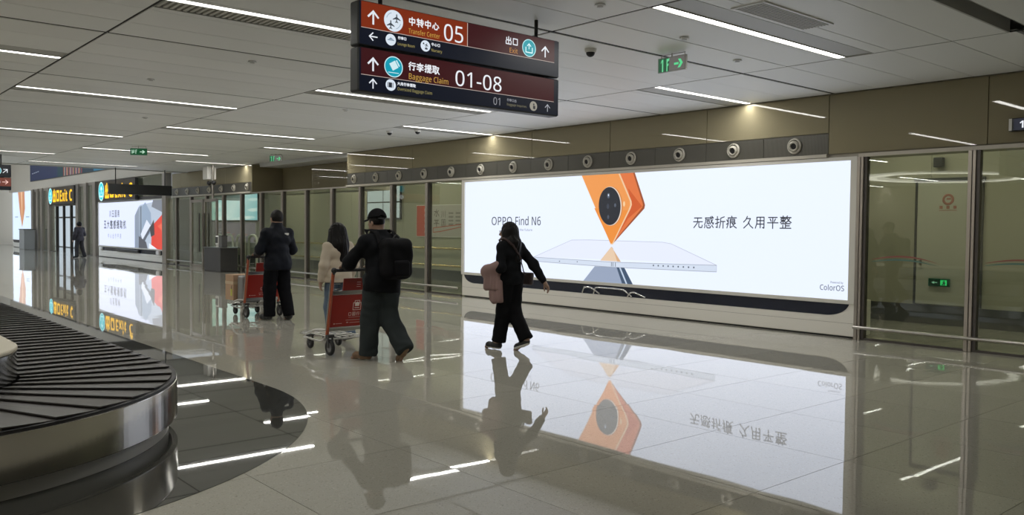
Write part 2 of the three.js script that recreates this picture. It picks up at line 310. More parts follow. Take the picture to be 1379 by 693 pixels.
// glazing
const left = []; for (let i = 0; i < 12; i++) left.push(-16.65 - 1.545 * i);
let wi = 0;
function window_(x0, x1, y0, y1) {
  const o = struct('window_' + (++wi)); o.position.set(x0, 0, ZW);
  part('pane', span(0.0, x1 - x0, y0, y1, -0.006, 0.006), M.glass, o);
  part('sill', span(0, x1 - x0, 0, 0.03, -0.03, 0.03), M.mullDark, o);
  return o;
}
function ribbonOn(w, len) {
  const mk = (off, m, bow) => { const s = new THREE.Shape(), n = 24; const top = [], bot = []; for (let i = 0; i <= n; i++) { const t = i / n, x = 0.09 + t * len, y = 1.13 + off + bow * Math.sin(t * Math.PI * 0.95) - t * t * 0.05, th = 0.014 * Math.sin(Math.min(1, t * 1.05) * Math.PI * 0.9 + 0.25); top.push([x, y + Math.abs(th)]); bot.push([x, y - Math.abs(th) * 0.6]); } s.moveTo(...top[0]); top.forEach(p => s.lineTo(...p)); bot.reverse().forEach(p => s.lineTo(...p)); const g = new THREE.ExtrudeGeometry(s, { depth: 0.001, bevelEnabled: false }); g.translate(0, 0, 0.0065); part('ribbon_stripe', g, m, w); };
  mk(0.03, mat(0.3, 0.1, 0.08, 0.5), 0.06); mk(-0.002, mat(0.09, 0.2, 0.17, 0.5), 0.045);
}
function post(x, h = 2.62) {
  const o = struct('trim_' + (++pi)); o.position.set(x, 0, ZW);
  part('mullion', [rbox(0.05, h, 0.12, 0.006, -0.04, h / 2, 0), rbox(0.04, h, 0.12, 0.006, 0.012, h / 2, 0)], M.mull, o);
  part('mullion_core', box(0.05, h, 0.09, 0.05, h / 2, -0.01), M.mullDark, o);
}
let pi = 0;
const R0 = [-5.9]; for (let i = 1; i < 9; i++) R0.push(-5.9 + 1.5 * i);
R0.forEach((x, i) => { post(x); if (i < R0.length - 1) { const w = window_(x + 0.07, R0[i + 1] - 0.07, 0.03, 2.62); ribbonOn(w, 0.95); } });
left.forEach((x, i) => { post(x, 2.62); const x0 = i ? x + 0.07 : x + 0.07; const prev = i ? left[i - 1] - 0.07 : -15.33; window_(x0, prev, 0.03, 2.62); });
window_(-34.8, left[11] - 0.07, 0.03, 2.62);
{
  const rail = (name, label, x0, x1) => {
    const t = thing(name, label, 'rail', [0, 0, 0]);
    part('bar', pipe([x0, 0.18, ZW + 0.1], [x1, 0.18, ZW + 0.1], 0.024, 16), M.steel, t);
    for (let x = x1 - 0.2; x > x0; x -= 1.5) part('bracket', pipe([x, 0.18, ZW + 0.1], [x, 0.16, ZW + 0.02], 0.01, 8), M.steel, t);
  };
  rail('kick_rail', 'low steel kick rail along the glazing beside the low green exit sign', -5.95, 6.5);
  rail('kick_rail', 'low steel kick rail along the glazing behind the luggage trolleys', -34.5, -15.35);
  const top = struct('trim_' + (++pi)); part('top_rail', [span(-5.95, 7, 2.62, 2.67, ZW - 0.04, ZW + 0.05)], M.trimBeige, top); part('top_rail', [span(-26.7, -20.5, 2.62, 2.66, ZW - 0.03, ZW + 0.02)], M.mull, top);
}
// public corridor behind the glazing
const cw = struct('wall_corridor');
part('backing', span(-70, 7, 0, 8, BACK - 0.3, BACK - 0.02), M.corridor, cw);
for (let i = 0; i < 26; i++) part(numbered('cladding_panel'), span(5 - (i + 1) * 1.6 + 0.005, 5 - i * 1.6 - 0.005, 0.32, 3.5, BACK - 0.02, BACK), M.corridor, cw);
part('skirting', span(-70, 7, 0, 0.32, BACK - 0.02, BACK + 0.02), M.corridorDark, cw);
struct('ceiling_corridor', [span(-34, 7, 3.5, 3.7, BACK - 0.3, -12.0)], M.ceil[0]);
for (let i = 0; i < 8; i++) {  // lamps added out of view above the header to brighten the corridor
  const x = 3 - i * 4.6, t = thing('added_corridor_lamp', 'unseen added lamp that brightens the corridor behind the glass wall', 'ceiling lamp', [x, 3.5, -13.4], 0, 'added corridor lamps');
  part('diffuser', box(2.4, 0.02, 0.1, 0, -0.01, 0), glow(1, 0.92, 0.74, 3), t); areaLight(t, 2.4, 0.1, lin(1, 0.94, 0.78), 26, [0, -0.03, 0], [0, -1, 0]);
}
{ // corridor door with emblem
  const d = struct('door_1'); d.position.set(-5.9, 0, BACK);
  part('leaf', rbox(1.0, 2.06, 0.05, 0.01, 0, 1.37, 0.02), mat(0.5, 0.5, 0.43, 0.35), d);
  part('frame', [box(0.04, 2.12, 0.05, -0.52, 1.39, 0.02), box(0.04, 2.12, 0.05, 0.52, 1.39, 0.02), box(1.12, 0.06, 0.07, 0, 2.43, 0.02)], M.corridorDark, d);
  const e = new THREE.TorusGeometry(0.075, 0.02, 8, 24); e.scale(1, 1, 0.1); e.translate(0, 2.1, 0.047);
  part('emblem', [e, box(0.07, 0.03, 0.004, 0.01, 2.11, 0.047), box(0.05, 0.05, 0.004, -0.11, 1.97, 0.047), box(0.05, 0.05, 0.004, 0, 1.97, 0.047), box(0.05, 0.05, 0.004, 0.11, 1.97, 0.047), box(0.28, 0.01, 0.004, 0, 1.92, 0.047)], mat(0.42, 0.2, 0.16, 0.5), d);
  part('handle', cyl(0.02, 0.02, 0.12, -0.42, 1.05, 0.07, 12), M.steel, d);
}
function exitTex(rev, flip) {
  return canvas(256, 112, (c, w, h) => {
    if (!rev) { c.fillStyle = '#6c6a66'; c.fillRect(0, 0, w, h); c.fillStyle = '#2f5c43'; c.fillRect(0, 0, 104, h); c.fillStyle = '#74e0a2'; c.fillRect(34, 8, 12, 104); poly(c, [[34, 8], [46, 8], [20, 44], [22, 30]], '#74e0a2'); c.fillRect(78, 8, 10, 104); poly(c, [[88, 8], [106, 4], [104, 24], [88, 34]], '#74e0a2'); poly(c, [[88, 52], [100, 46], [98, 64], [88, 70]], '#74e0a2'); c.fillStyle = '#63e39a'; c.fillRect(152, 50, 44, 18); poly(c, [[190, 22], [216, 24], [236, 58], [212, 94], [186, 96], [210, 58]], '#63e39a'); return; }
    if (flip) { c.fillStyle = '#0e2c1c'; c.fillRect(0, 0, w, h); c.fillStyle = '#37e57c'; c.fillRect(150, 14, 84, 84); c.fillStyle = '#0e3a22'; disc(c, 196, 30, 8, '#0e3a22'); poly(c, [[176, 44], [204, 38], [214, 60], [204, 96], [192, 96], [196, 70], [180, 96], [166, 90], [186, 62]], '#0e3a22'); c.fillStyle = '#8fd0ab'; c.fillRect(60, 52, 50, 10); poly(c, [[70, 36], [34, 57], [70, 78]], '#8fd0ab'); return; }
    c.fillStyle = '#0a5a33'; c.fillRect(0, 0, w, h); const col = rev ? '#d9ffe6' : '#5dffa0'; if (flip) { c.translate(w, 0); c.scale(-1, 1); }
    c.fillStyle = col; c.fillRect(18, 18, 10, 76); c.fillRect(78, 18, 10, 76); poly(c, [[18, 18], [28, 18], [10, 44]], col); c.fillRect(88, 18, 16, 10); c.fillRect(88, 46, 12, 8);
    c.fillRect(30, 40, 6, 40); c.fillRect(44, 30, 14, 46); disc(c, 52, 22, 7, col); c.fillRect(36, 72, 12, 8);
    c.fillRect(150, 50, 50, 16); poly(c, [[196, 24], [236, 58], [196, 92], [186, 80], [206, 58], [186, 36]], col);
  });
}
const litMap = (t, k, rough = 0.35) => new THREE.MeshPhysicalMaterial({ color: lin(0.25, 0.25, 0.25), map: t, emissive: lin(1, 1, 1), emissiveMap: t, emissiveIntensity: k, roughness: rough });
function exitSign(label, pos, turn, w, h, rev, wall) {
  const t = thing('exit_sign', label, 'exit sign', pos, turn);
  part('body', rbox(w, h, 0.03, 0.004, 0, 0, 0), rev ? mat(0.02, 0.2, 0.1, 0.4) : mat(0.5, 0.5, 0.48, 0.3), t);
  const f = new THREE.PlaneGeometry(w * 0.94, h * 0.9); f.translate(0, 0, 0.0165); part('pictogram', f, litMap(exitTex(rev, wall), rev ? 0.55 : 0.7), t);
  if (!wall) { const top = HC - pos[1]; part('rod', [pipe([-w * 0.02, h / 2, 0], [-w * 0.02, top, 0], 0.008), pipe([-w * 0.4, h / 2 + (top - h / 2) * 0.7, 0], [w * 0.45, h / 2 + (top - h / 2) * 0.7, 0], 0.005), pipe([w * 0.43, h / 2, 0], [w * 0.43, h / 2 + (top - h / 2) * 0.7, 0], 0.004), pipe([-w * 0.4, h / 2, 0], [-w * 0.4, h / 2 + (top - h / 2) * 0.7, 0], 0.004)], M.steel, t); }
}
exitSign('grey hanging exit sign with green running figure and arrow near the ceiling camera dome', [-6.18, 3.445, -7.74], 0, 0.4, 0.17, false);
exitSign('solid green hanging exit sign above the exit lettering', [-22.7, 3.42, -6.95], 0.9, 0.42, 0.17, true);
exitSign('pale see-through hanging exit sign in front of the wall recess', [-22.3, 3.44, -10.5], 0.5, 0.42, 0.17, false);
exitSign('low green exit sign on the corridor wall beneath the emblem door', [-6.0, 0.715, BACK + 0.075], 0, 0.34, 0.13, true, true);
{ // corridor poster, screen, notice behind the glass
  const pt = canvas(512, 220, (c, w, h) => { c.fillStyle = '#b9b3b0'; c.fillRect(0, 0, w, h); c.fillStyle = '#d0563a'; c.fillRect(0, 0, 120, h); poly(c, [[120, 0], [140, 0], [128, 60], [132, 150], [120, h]], '#d0563a'); c.fillStyle = '#e8dedb'; for (let i = 0; i < 5; i++) c.fillRect(86, 20 + i * 40, 14, 22 - i * 2); han(c, '水', 185, 24, 60, 5, '#5b524f'); han(c, '平', 185, 96, 60, 5, '#5b524f'); han(c, '川', 262, 36, 52, 4, '#6b625f'); han(c, '国', 262, 96, 52, 4, '#6b625f'); for (let j = 0; j < 2; j++) for (let i = 0; i < 4; i++) { c.fillStyle = '#8d8683'; c.fillRect(340 + j * 70, 50 + i * 26, 46, 12); } c.strokeStyle = '#c0503a'; c.lineWidth = 5; c.beginPath(); c.moveTo(180, 190); c.lineTo(180, 160); c.lineTo(500, 130); c.moveTo(180, 190); c.lineTo(250, 185); c.lineTo(500, 145); c.stroke(); });
  const t = thing('poster', 'white and orange poster with dark characters on the corridor wall', 'poster', [-20.2, 1.75, BACK + 0.02]);
  part('board', rbox(2.5, 0.95, 0.03, 0.004), M.white, t); const f = new THREE.PlaneGeometry(2.46, 0.92); f.translate(0, 0, 0.017); part('print', f, new THREE.MeshPhysicalMaterial({ map: pt, roughness: 0.4 }), t);
  const st = canvas(512, 256, (c, w, h) => { const g = c.createLinearGradient(0, 0, w, h); g.addColorStop(0, '#9fd6dc'); g.addColorStop(0.5, '#d8eef2'); g.addColorStop(1, '#86c3cf'); c.fillStyle = g; c.fillRect(0, 0, w, h); for (let i = 0; i < 14; i++) { c.fillStyle = 'rgba(245,252,255,0.5)'; c.beginPath(); c.ellipse(rnd() * w, rnd() * h, 60 * rnd() + 20, 14, 0, 0, 7); c.fill(); } c.fillStyle = '#6d9aa2'; poly(c, [[30, 200], [60, 150], [80, 200]], '#6d9aa2'); });
  const s = thing('display_screen', 'bright pale blue display screen behind the glass wall', 'screen', [-35.2, 2.4, BACK + 0.03]);
  part('casing', rbox(4.9, 1.3, 0.06, 0.01), M.darkBox, s); const q = new THREE.PlaneGeometry(4.8, 1.22); q.translate(0, 0, 0.031); part('picture', q, litMap(st, 0.85), s); areaLight(s, 4.8, 1.22, lin(0.85, 0.97, 1), 0.3, [0, 0, 0.04], [0, 0, 1]);
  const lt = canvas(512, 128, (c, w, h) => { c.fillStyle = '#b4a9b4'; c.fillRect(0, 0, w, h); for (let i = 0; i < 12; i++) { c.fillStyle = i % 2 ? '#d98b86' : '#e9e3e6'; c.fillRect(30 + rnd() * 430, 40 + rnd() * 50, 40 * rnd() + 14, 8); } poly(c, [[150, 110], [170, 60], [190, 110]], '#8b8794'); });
  const p2 = thing('poster', 'mauve skyline poster under the pale blue screen', 'poster', [-35.3, 1.28, BACK + 0.02]);
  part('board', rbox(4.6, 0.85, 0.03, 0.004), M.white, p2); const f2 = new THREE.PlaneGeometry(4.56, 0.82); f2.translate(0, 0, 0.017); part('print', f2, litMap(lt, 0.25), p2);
  const w2 = thing('display_screen', 'white split display screen beside the orange poster behind the glass', 'screen', [-23.3, 2.35, BACK + 0.03]);
  part('casing', rbox(2.0, 1.1, 0.06, 0.01), M.darkBox, w2);
  for (const [x, y] of [[-0.49, 0.26], [0.49, 0.26], [-0.49, -0.26], [0.49, -0.26]]) { const a = new THREE.PlaneGeometry(0.94, 0.48); a.translate(x, y, 0.032); part('picture', a, glow(0.62, 0.7, 0.72, 0.55), w2); }
  for (const [n, y] of [['gilt upper', 0.95], ['lower', 0.45]]) { const h = thing('corridor_handrail', n + ' handrail on the corridor wall behind the glass', 'handrail'); part('bar', pipe([-33, y, BACK + 0.1], [-8, y, BACK + 0.1], 0.03, 10), mat(0.75, 0.6, 0.3, 0.25, 1), h); for (let x = -32; x < -8; x += 3) part('bracket', pipe([x, y, BACK + 0.1], [x, y - 0.02, BACK], 0.01, 6), M.steel, h); }
}
// ---------------------------------------------------------------- far hall with skylights, outer walls
struct('wall_header', [span(-66, -34.2, 3.65, 8.2, ZW - 0.3, ZW)], M.beige);
struct('wall_left', [span(-72.2, -72, -0.3, 8.4, BACK - 0.3, 14.4)], M.beige);
struct('wall_near', [span(-72.2, 7.2, -0.3, 8.4, 14.2, 14.4)], M.beige);
struct('wall_right', [span(7, 7.2, -0.3, 8.4, BACK - 0.3, 14.4)], M.beige);
struct('wall_fascia', [span(-32.6, -32.5, HC - 0.03, 8.4, ZW - 0.3, 14.4), span(-34.3, -34.2, 2.6, 8.4, BACK, ZW - 0.0), span(-34.2, -32.5, HC, 8.4, ZW - 0.3, ZW)], M.trough);
{
  const roof = [span(-72.2, -32.5, 8.2, 8.5, BACK - 0.3, -6), span(-72.2, -32.5, 8.2, 8.5, 6, 14.4), span(-72.2, -66, 8.2, 8.5, -6, 6), span(-36, -32.5, 8.2, 8.5, -6, 6)];
  for (let x = -61; x < -38; x += 7.5) roof.push(span(x - 1, x + 1, 8.2, 8.5, -6, 6));
  struct('ceiling_hall', roof, M.white);
  struct('ceiling_void', span(-32.5, 7.2, HC + 0.62, HC + 0.8, BACK - 0.3, 14.4), M.plenum);
}
struct('floor_outer', span(-72.2, 7.2, -0.5, -0.3, BACK - 0.3, 14.4), M.grout);

// ---------------------------------------------------------------- the big advertisement
function boardPrint(w, h) {
  return canvas(w, h, (c) => {
    const X = x => (x + 15.18) / 9.14 * w, Y = y => (2.585 - y) / 2.035 * h;
    c.fillStyle = '#eef4ff'; c.fillRect(0, 0, w, h);
    const P = pts => pts.map(([x, y]) => [X(x), Y(y)]);
    // open silver device lying flat
    poly(c, P([[-12.86, 0.965], [-11.75, 1.335], [-11.3, 1.345], [-9.49, 1.333], [-9.3, 1.31], [-8.345, 0.972], [-10.3, 0.995]]), '#e9ecf5');
    poly(c, P([[-12.86, 0.965], [-10.66, 0.94], [-8.345, 0.972], [-8.345, 0.862], [-10.66, 0.845], [-12.3, 0.872], [-12.86, 0.885]]), '#d5dde6');
    c.strokeStyle = '#b4b6bf'; c.lineWidth = 1.6; c.beginPath(); P([[-12.86, 0.885], [-12.86, 0.965], [-11.75, 1.335], [-11.3, 1.345], [-9.49, 1.333], [-9.3, 1.31], [-8.345, 0.972], [-8.345, 0.862]]).forEach((p, i) => c[i ? 'lineTo' : 'moveTo'](...p)); c.stroke();
    c.strokeStyle = '#8d9199'; c.beginPath(); P([[-12.86, 0.965], [-10.66, 0.94], [-8.345, 0.972]]).forEach((p, i) => c[i ? 'lineTo' : 'moveTo'](...p)); c.stroke();
    c.beginPath(); P([[-12.86, 0.885], [-12.3, 0.872], [-10.66, 0.845], [-8.345, 0.862]]).forEach((p, i) => c[i ? 'lineTo' : 'moveTo'](...p)); c.stroke();
    c.fillStyle = '#5c626c'; for (let i = 0; i < 9; i++) c.fillRect(X(-9.7 + i * 0.11), Y(0.93), 6, 6); for (const x of [-10.7, -10.66, -10.6]) c.fillRect(X(x), Y(0.935), 3, 17); c.fillRect(X(-12.1), Y(0.915), 6, 4); c.fillRect(X(-11.6), Y(0.925), 4, 5);
    // mirror images under and on it
    poly(c, P([[-10.7, 1.23], [-10.98, 0.96], [-10.46, 0.955]]), '#e9c9a6'); poly(c, P([[-10.7, 1.23], [-10.66, 1.2], [-10.55, 0.955], [-10.46, 0.955]]), '#d9ab80');
    poly(c, P([[-11.12, 0.845], [-11.42, 0.55], [-10.35, 0.55], [-10.52, 0.845]]), '#98a3b5'); poly(c, P([[-10.56, 0.845], [-10.42, 0.55], [-10.12, 0.55], [-10.36, 0.845]]), '#3f5268'); poly(c, P([[-10.5, 0.845], [-10.33, 0.55], [-10.29, 0.55], [-10.46, 0.845]]), '#c4d0dc'); poly(c, P([[-10.37, 0.845], [-10.16, 0.55], [-10.12, 0.55], [-10.34, 0.845]]), '#f0f4f8');
    // orange folded telephone standing on its corner
    poly(c, P([[-10.75, 2.6], [-10.16, 2.6], [-9.925, 2.06], [-9.9, 1.99], [-9.915, 1.93], [-10.665, 1.28]]), '#9c4f28');
    poly(c, P([[-10.75, 2.6], [-10.2, 2.6], [-9.965, 2.05], [-9.945, 1.99], [-9.97, 1.94], [-10.67, 1.29]]), '#e2743c'); poly(c, P([[-10.3, 2.3], [-10.24, 1.99], [-10.67, 1.29], [-10.3, 1.75], [-9.97, 1.97]]), '#d05a26');
    poly(c, P([[-11.51, 2.6], [-10.52, 2.6], [-10.22, 2.07], [-10.21, 2.0], [-10.24, 1.93], [-10.66, 1.27], [-10.72, 1.27]]), '#f2c79a');
    poly(c, P([[-11.5, 2.6], [-10.56, 2.6], [-10.26, 2.07], [-10.25, 2.0], [-10.29, 1.91], [-10.68, 1.29], [-10.72, 1.29]]), '#f0994e');
    poly(c, P([[-11.15, 1.95], [-10.3, 1.9], [-10.68, 1.29], [-10.72, 1.29]]), '#ef8f38');
    const el = (x, y, rx, ry, a, col) => { c.save(); c.translate(X(x), Y(y)); c.rotate(a); c.beginPath(); c.ellipse(0, 0, rx / 9.14 * w, ry / 2.035 * h, 0, 0, 7); c.fillStyle = col; c.fill(); c.restore(); };
    el(-10.73, 1.985, 0.3, 0.37, -0.1, '#d98746'); el(-10.745, 1.985, 0.285, 0.365, -0.1, '#e9d8c4'); el(-10.76, 1.985, 0.275, 0.355, -0.1, '#23262e');
    el(-10.79, 2.18, 0.035, 0.05, 0, '#55606e'); el(-10.79, 2.19, 0.012, 0.02, 0, '#e7ecf2'); el(-10.8, 1.98, 0.03, 0.05, 0, '#3c424e'); el(-10.62, 2.0, 0.025, 0.035, 0, '#59606c'); el(-10.79, 1.78, 0.025, 0.04, 0, '#4b5360'); el(-10.4, 2.02, 0.025, 0.05, 0, '#f7cf9c');
    // lettering
    const th = 0.155 / 2.035 * h;
    fit(c, 'OPPO', X(-14.24), X(-13.53), Y(1.62), 54, '#30343c'); fit(c, 'Find N6', X(-13.46), X(-12.64), Y(1.62), 54, '#30343c');
    fit(c, 'Unfold the future', X(-13.6), X(-12.9), Y(1.5), 15, '#8b8f99');
    han(c, '无感折痕', X(-8.84), Y(1.79), 47, 3.6, '#2a2d33', 0.06); han(c, '久用平整', X(-7.86), Y(1.79), 47, 3.6, '#2a2d33', 0.06);
    fit(c, 'ColorOS', X(-6.5), X(-6.11), Y(0.68), 25, '#4a4e56'); fit(c, 'Powered by', X(-6.33), X(-6.13), Y(0.785), 9, '#7c818b');
  });
}
function board(name, label, x0, x1, print, y0 = 0.55, y1 = 2.585, rounded = true) {
  const t = thing(name, label, 'advertisement', [(x0 + x1) / 2, 0, ZW]), w = x1 - x0, s = w / 2;
  part('base', [rbox(w, 0.52, 0.5, 0.01, 0, 0.285, -0.245)], M.boardBase, t);
  part('plinth', box(w - 0.1, 0.03, 0.44, 0, 0.012, -0.25), M.black, t);
  const f = 0.09, fr = new THREE.Shape(); fr.moveTo(-s, 0.5); fr.lineTo(s, 0.5); fr.lineTo(s, y1 + 0.045); fr.lineTo(-s, y1 + 0.045); fr.closePath();
  const ho = new THREE.Path(); ho.moveTo(-s + f, y0); ho.lineTo(-s + f, y1); ho.lineTo(s - f, y1); ho.lineTo(s - f, y0); ho.closePath(); fr.holes.push(ho);
  const fg = new THREE.ExtrudeGeometry(fr, { depth: 0.25, bevelEnabled: true, bevelSize: 0.004, bevelThickness: 0.004, bevelSegments: 1 }); fg.translate(0, 0, -0.22); part('frame', fg, M.boardFrame, t);
  const pl = new THREE.PlaneGeometry(w - 2 * f, y1 - y0); pl.translate(0, (y0 + y1) / 2, 0.005);
  part('screen', pl, new THREE.MeshStandardMaterial({ color: lin(0.02, 0.02, 0.02), roughness: 0.3, emissive: lin(0.94, 0.97, 1.05), emissiveMap: print, emissiveIntensity: BOARD_GLOW }), t);
  part('backing', box(w - 0.02, y1 - y0 + 0.06, 0.1, 0, (y0 + y1) / 2, -0.15), M.darkBox, t);
  // dark curved inset under the screen
  const n = new THREE.Shape(); n.moveTo(-s + 0.08, 0.5); n.lineTo(s - 0.08, 0.5); n.bezierCurveTo(s - 0.1, 0.42, s - 0.2, 0.33, s - 0.42, 0.315); n.lineTo(-s + 0.42, 0.315); n.bezierCurveTo(-s + 0.2, 0.33, -s + 0.1, 0.42, -s + 0.08, 0.5);
  const ng = new THREE.ExtrudeGeometry(n, { depth: 0.006, bevelEnabled: false, curveSegments: 20 }); ng.translate(0, 0, 0.004); part('dark_inset', ng, M.navy, t);
  part('panel_joint', box(w - 0.02, 0.004, 0.004, 0, 0.215, 0.0045), mat(0.3, 0.28, 0.24, 0.6), t);
  areaLight(t, w - 2 * f, y1 - y0, lin(0.94, 0.97, 1.05), BOARD_LIGHT, [0, (y0 + y1) / 2, 0.03], [0, 0, 1]);
  return t;
}
{
  const t = board('billboard', 'huge backlit telephone advertisement with an orange folding phone', -15.3, -5.98, boardPrint(2048, 456));
  const at = x => x + 10.64;
  for (const [a, b, y] of [[-11.46, -11.0, 0.44], [-11.16, -10.2, 0.45], [-10.3, -9.88, 0.41]]) part('grab_rail', tube([[at(a), 0.33, 0.02], [at(a + 0.11), y - 0.02, 0.09], [at(a + 0.17), y, 0.1], [at((a + b) / 2), y + 0.005, 0.1], [at(b - 0.17), y, 0.1], [at(b - 0.11), y - 0.02, 0.09], [at(b), 0.33, 0.02]], 0.014, 40, 8), M.chrome, t);
  const p2 = canvas(1024, 226, (c, w, h) => {
    c.fillStyle = '#e6ecff'; c.fillRect(0, 0, w, h);
    poly(c, [[610, h], [612, 70], [690, 20], [1024, 0], [1024, h]], '#b9c4cf'); poly(c, [[612, 70], [680, 24], [684, h], [610, h]], '#8d98a6'); poly(c, [[690, 28], [716, 24], [716, h], [690, h]], '#6f7c8a'); poly(c, [[720, 28], [770, 8], [850, 60], [856, 150], [720, 190]], '#94a6b8');
    poly(c, [[860, 30], [1024, 60], [1024, 0], [880, 0]], '#7b7f86'); poly(c, [[700, 160], [790, 90], [850, 120], [740, 200]], '#e3e8ee'); poly(c, [[720, 190], [840, 120], [850, 135], [740, 205]], '#5b626c'); poly(c, [[670, h], [672, 168], [780, 196], [800, h]], '#54565c');
    poly(c, [[850, h], [862, 120], [1024, 60], [1024, h]], '#e0402f'); poly(c, [[940, 120], [1024, 100], [1024, 150]], '#ef6b4d'); poly(c, [[830, 130], [890, 90], [900, 160], [850, 170]], '#3d3a3c'); poly(c, [[820, 200], [940, h], [820, h]], '#eef1f8');
    han(c, '川五国用', 190, 40, 36, 4, '#5d6270', 0.3); han(c, '五大整感提取机', 90, 92, 44, 5, '#4c5160', 0.28); han(c, '中心出行平用', 160, 160, 26, 3, '#a2a9b8', 0.6);
  });
  const b2 = board('billboard', 'backlit advertisement with a red and silver machine, under the black hanging sign', -44.5, -35.1, p2);
  part('bar_feature', [rbox(3.2, 0.12, 0.1, 0.03, 0, 0.4, 0.06)], M.darkBox, b2); for (const x of [-4.1, 4.1]) part('corner_bracket', rbox(0.35, 0.16, 0.1, 0.03, x, 0.41, 0.06), M.white, b2);
  const p3 = canvas(512, 256, (c, w, h) => { c.fillStyle = '#dff0ff'; c.fillRect(0, 0, w, h); poly(c, [[150, 0], [330, 0], [340, 90], [260, 190], [200, 110]], '#c58458'); poly(c, [[230, 0], [270, 0], [262, 185]], '#e8b98e'); poly(c, [[262, 205], [240, 256], [290, 256]], '#b89878'); c.fillStyle = '#9fb0bb'; c.fillRect(60, 130, 90, 6); c.fillRect(360, 130, 90, 6); });
  board('billboard', 'far narrow looking backlit advertisement with a copper coloured phone', -64.8, -59.0, p3, 0.5, 3.6);
}
// ---------------------------------------------------------------- exit doors and lettering of the far hall
{
  const signT = canvas(1024, 170, (c, w, h) => {
    c.fillStyle = '#1c150c'; c.fillRect(0, 0, w, h); c.fillStyle = '#19b9c6'; c.beginPath(); c.ellipse(90, 85, 78, 80, 0, 0, 7); c.fill(); c.strokeStyle = '#c8fbff'; c.lineWidth = 10; c.stroke(); arrow(c, 90, 70, 40, 0, '#d6fdff', 0.3); c.strokeStyle = '#d6fdff'; c.lineWidth = 12; c.beginPath(); c.moveTo(50, 90); c.lineTo(50, 130); c.lineTo(130, 130); c.lineTo(130, 90); c.stroke();
    han(c, '出口', 195, 18, 130, 26, '#ffc400', 0.1); words(c, 'Exit', 480, 148, 160, '#ffc400', 1.05, 'bold'); words(c, 'C', 850, 148, 160, '#ffc400', 1.15, 'bold');
  });
  for (const [x0, x1, lab] of [[-54, -48.4, 'yellow illuminated exit lettering over the open far doors'], [-43.9, -38.3, 'yellow illuminated exit lettering partly hidden by the black hanging sign']]) {
    const t = thing('exit_lettering', lab, 'sign', [(x0 + x1) / 2, 3.12, ZW + 0.1]); const w = x1 - x0;
    part('box', rbox(w, 0.94, 0.14, 0.01), M.darkBox, t); const f = new THREE.PlaneGeometry(w - 0.04, 0.9); f.translate(0, 0, 0.0715); part('face', f, litMap(signT, 1.1), t);
  }
  // door portals: steel piers and glazed leaves from x = -59 to -45
  const g = struct('trim_' + (++pi));
  for (const x of [-58.6, -57.3, -56.2, -54.4, -48.2, -46.6, -45.0, -34.9]) part('pier', rbox(0.45, 3.65, 0.3, 0.02, x, 1.825, ZW - 0.05), M.mull, g);
  for (const x of [-53, -51.4, -49.8]) part('mullion', rbox(0.12, 2.6, 0.12, 0.01, x, 1.3, ZW - 0.05), M.mullDark, g);
  part('transom', span(-58.6, -45, 3.5, 3.65, ZW - 0.12, ZW), M.mull, g); part('transom', span(-44.6, -34.9, 2.64, 2.76, ZW - 0.12, ZW), M.mullDark, g);
  part('transom', span(-54.4, -48.2, 2.55, 2.66, ZW - 0.12, ZW), M.mullDark, g);
  for (const [a, b] of [[-57.1, -56.4], [-56.0, -54.6], [-54.2, -53.1], [-48, -46.8], [-46.4, -45.2]]) window_(a, b, 0.03, 3.5);
  for (const [a, b] of [[-44.5, -42], [-42, -39.5], [-39.5, -37], [-37, -35.1]]) window_(a, b, 2.76, 3.6);
  // daylit glass doors to the street behind the portals
  const wt = struct('window_' + (++wi)); wt.position.set(0, 0, -14.45);
  part('pane', span(-68, -54, 0.05, 2.9, 0, 0.02), glow(0.72, 0.85, 0.95, 0.6), wt);
  part('frame', [...[0, 1, 2, 3, 4, 5, 6, 7, 8].map(i => box(0.3, 2.95, 0.08, -68 + i * 1.75, 1.47, 0.05)), span(-68, -54, 2.85, 2.97, 0.02, 0.08), span(-68, -54, 1.95, 2.05, 0.02, 0.08)], M.mullDark, wt);
  // picture banner on the header wall
  const bt = canvas(1024, 128, (c, w, h) => { c.fillStyle = '#27355f'; c.fillRect(0, 0, w, h); c.fillStyle = '#1d4a52'; c.fillRect(400, 0, 120, h); for (let i = 0; i < 26; i++) { c.fillStyle = ['#b5523f', '#d8c7b5', '#20384c', '#c97a8a', '#e7b46a', '#274d63'][i % 6]; c.fillRect(470 + i * 12 + rnd() * 6, rnd() * 60, 10, h); } c.fillStyle = '#1f3f4f'; c.fillRect(700, 0, 130, h); c.fillStyle = '#2f8db1'; c.fillRect(820, 0, 204, h); c.fillStyle = '#e0c93a'; c.fillRect(968, 60, 40, 30); c.fillStyle = '#c9d2e4'; for (let i = 0; i < 4; i++) c.fillRect(30 + i * 28, 84 - i * 2, 22, 5); });
  const b = thing('wall_banner', 'long dark blue picture banner high on the beige header wall', 'banner', [-50.4, 4.85, ZW + 0.03]); part('board', rbox(17.6, 1.4, 0.05, 0.01), M.darkBox, b); const f = new THREE.PlaneGeometry(17.5, 1.34); f.translate(0, 0, 0.026); part('print', f, new THREE.MeshPhysicalMaterial({ map: bt, roughness: 0.5 }), b);
  const cb = thing('far_cabinet', 'grey cabinet standing by the far exit portal', 'cabinet', [-57.9, 0, ZW + 0.5]); part('body', rbox(1.3, 1.2, 0.6, 0.02, 0, 0.6, 0), mat(0.3, 0.3, 0.29, 0.5), cb); part('top', rbox(1.36, 0.04, 0.66, 0.01, 0, 1.22, 0), M.darkBox, cb);
}
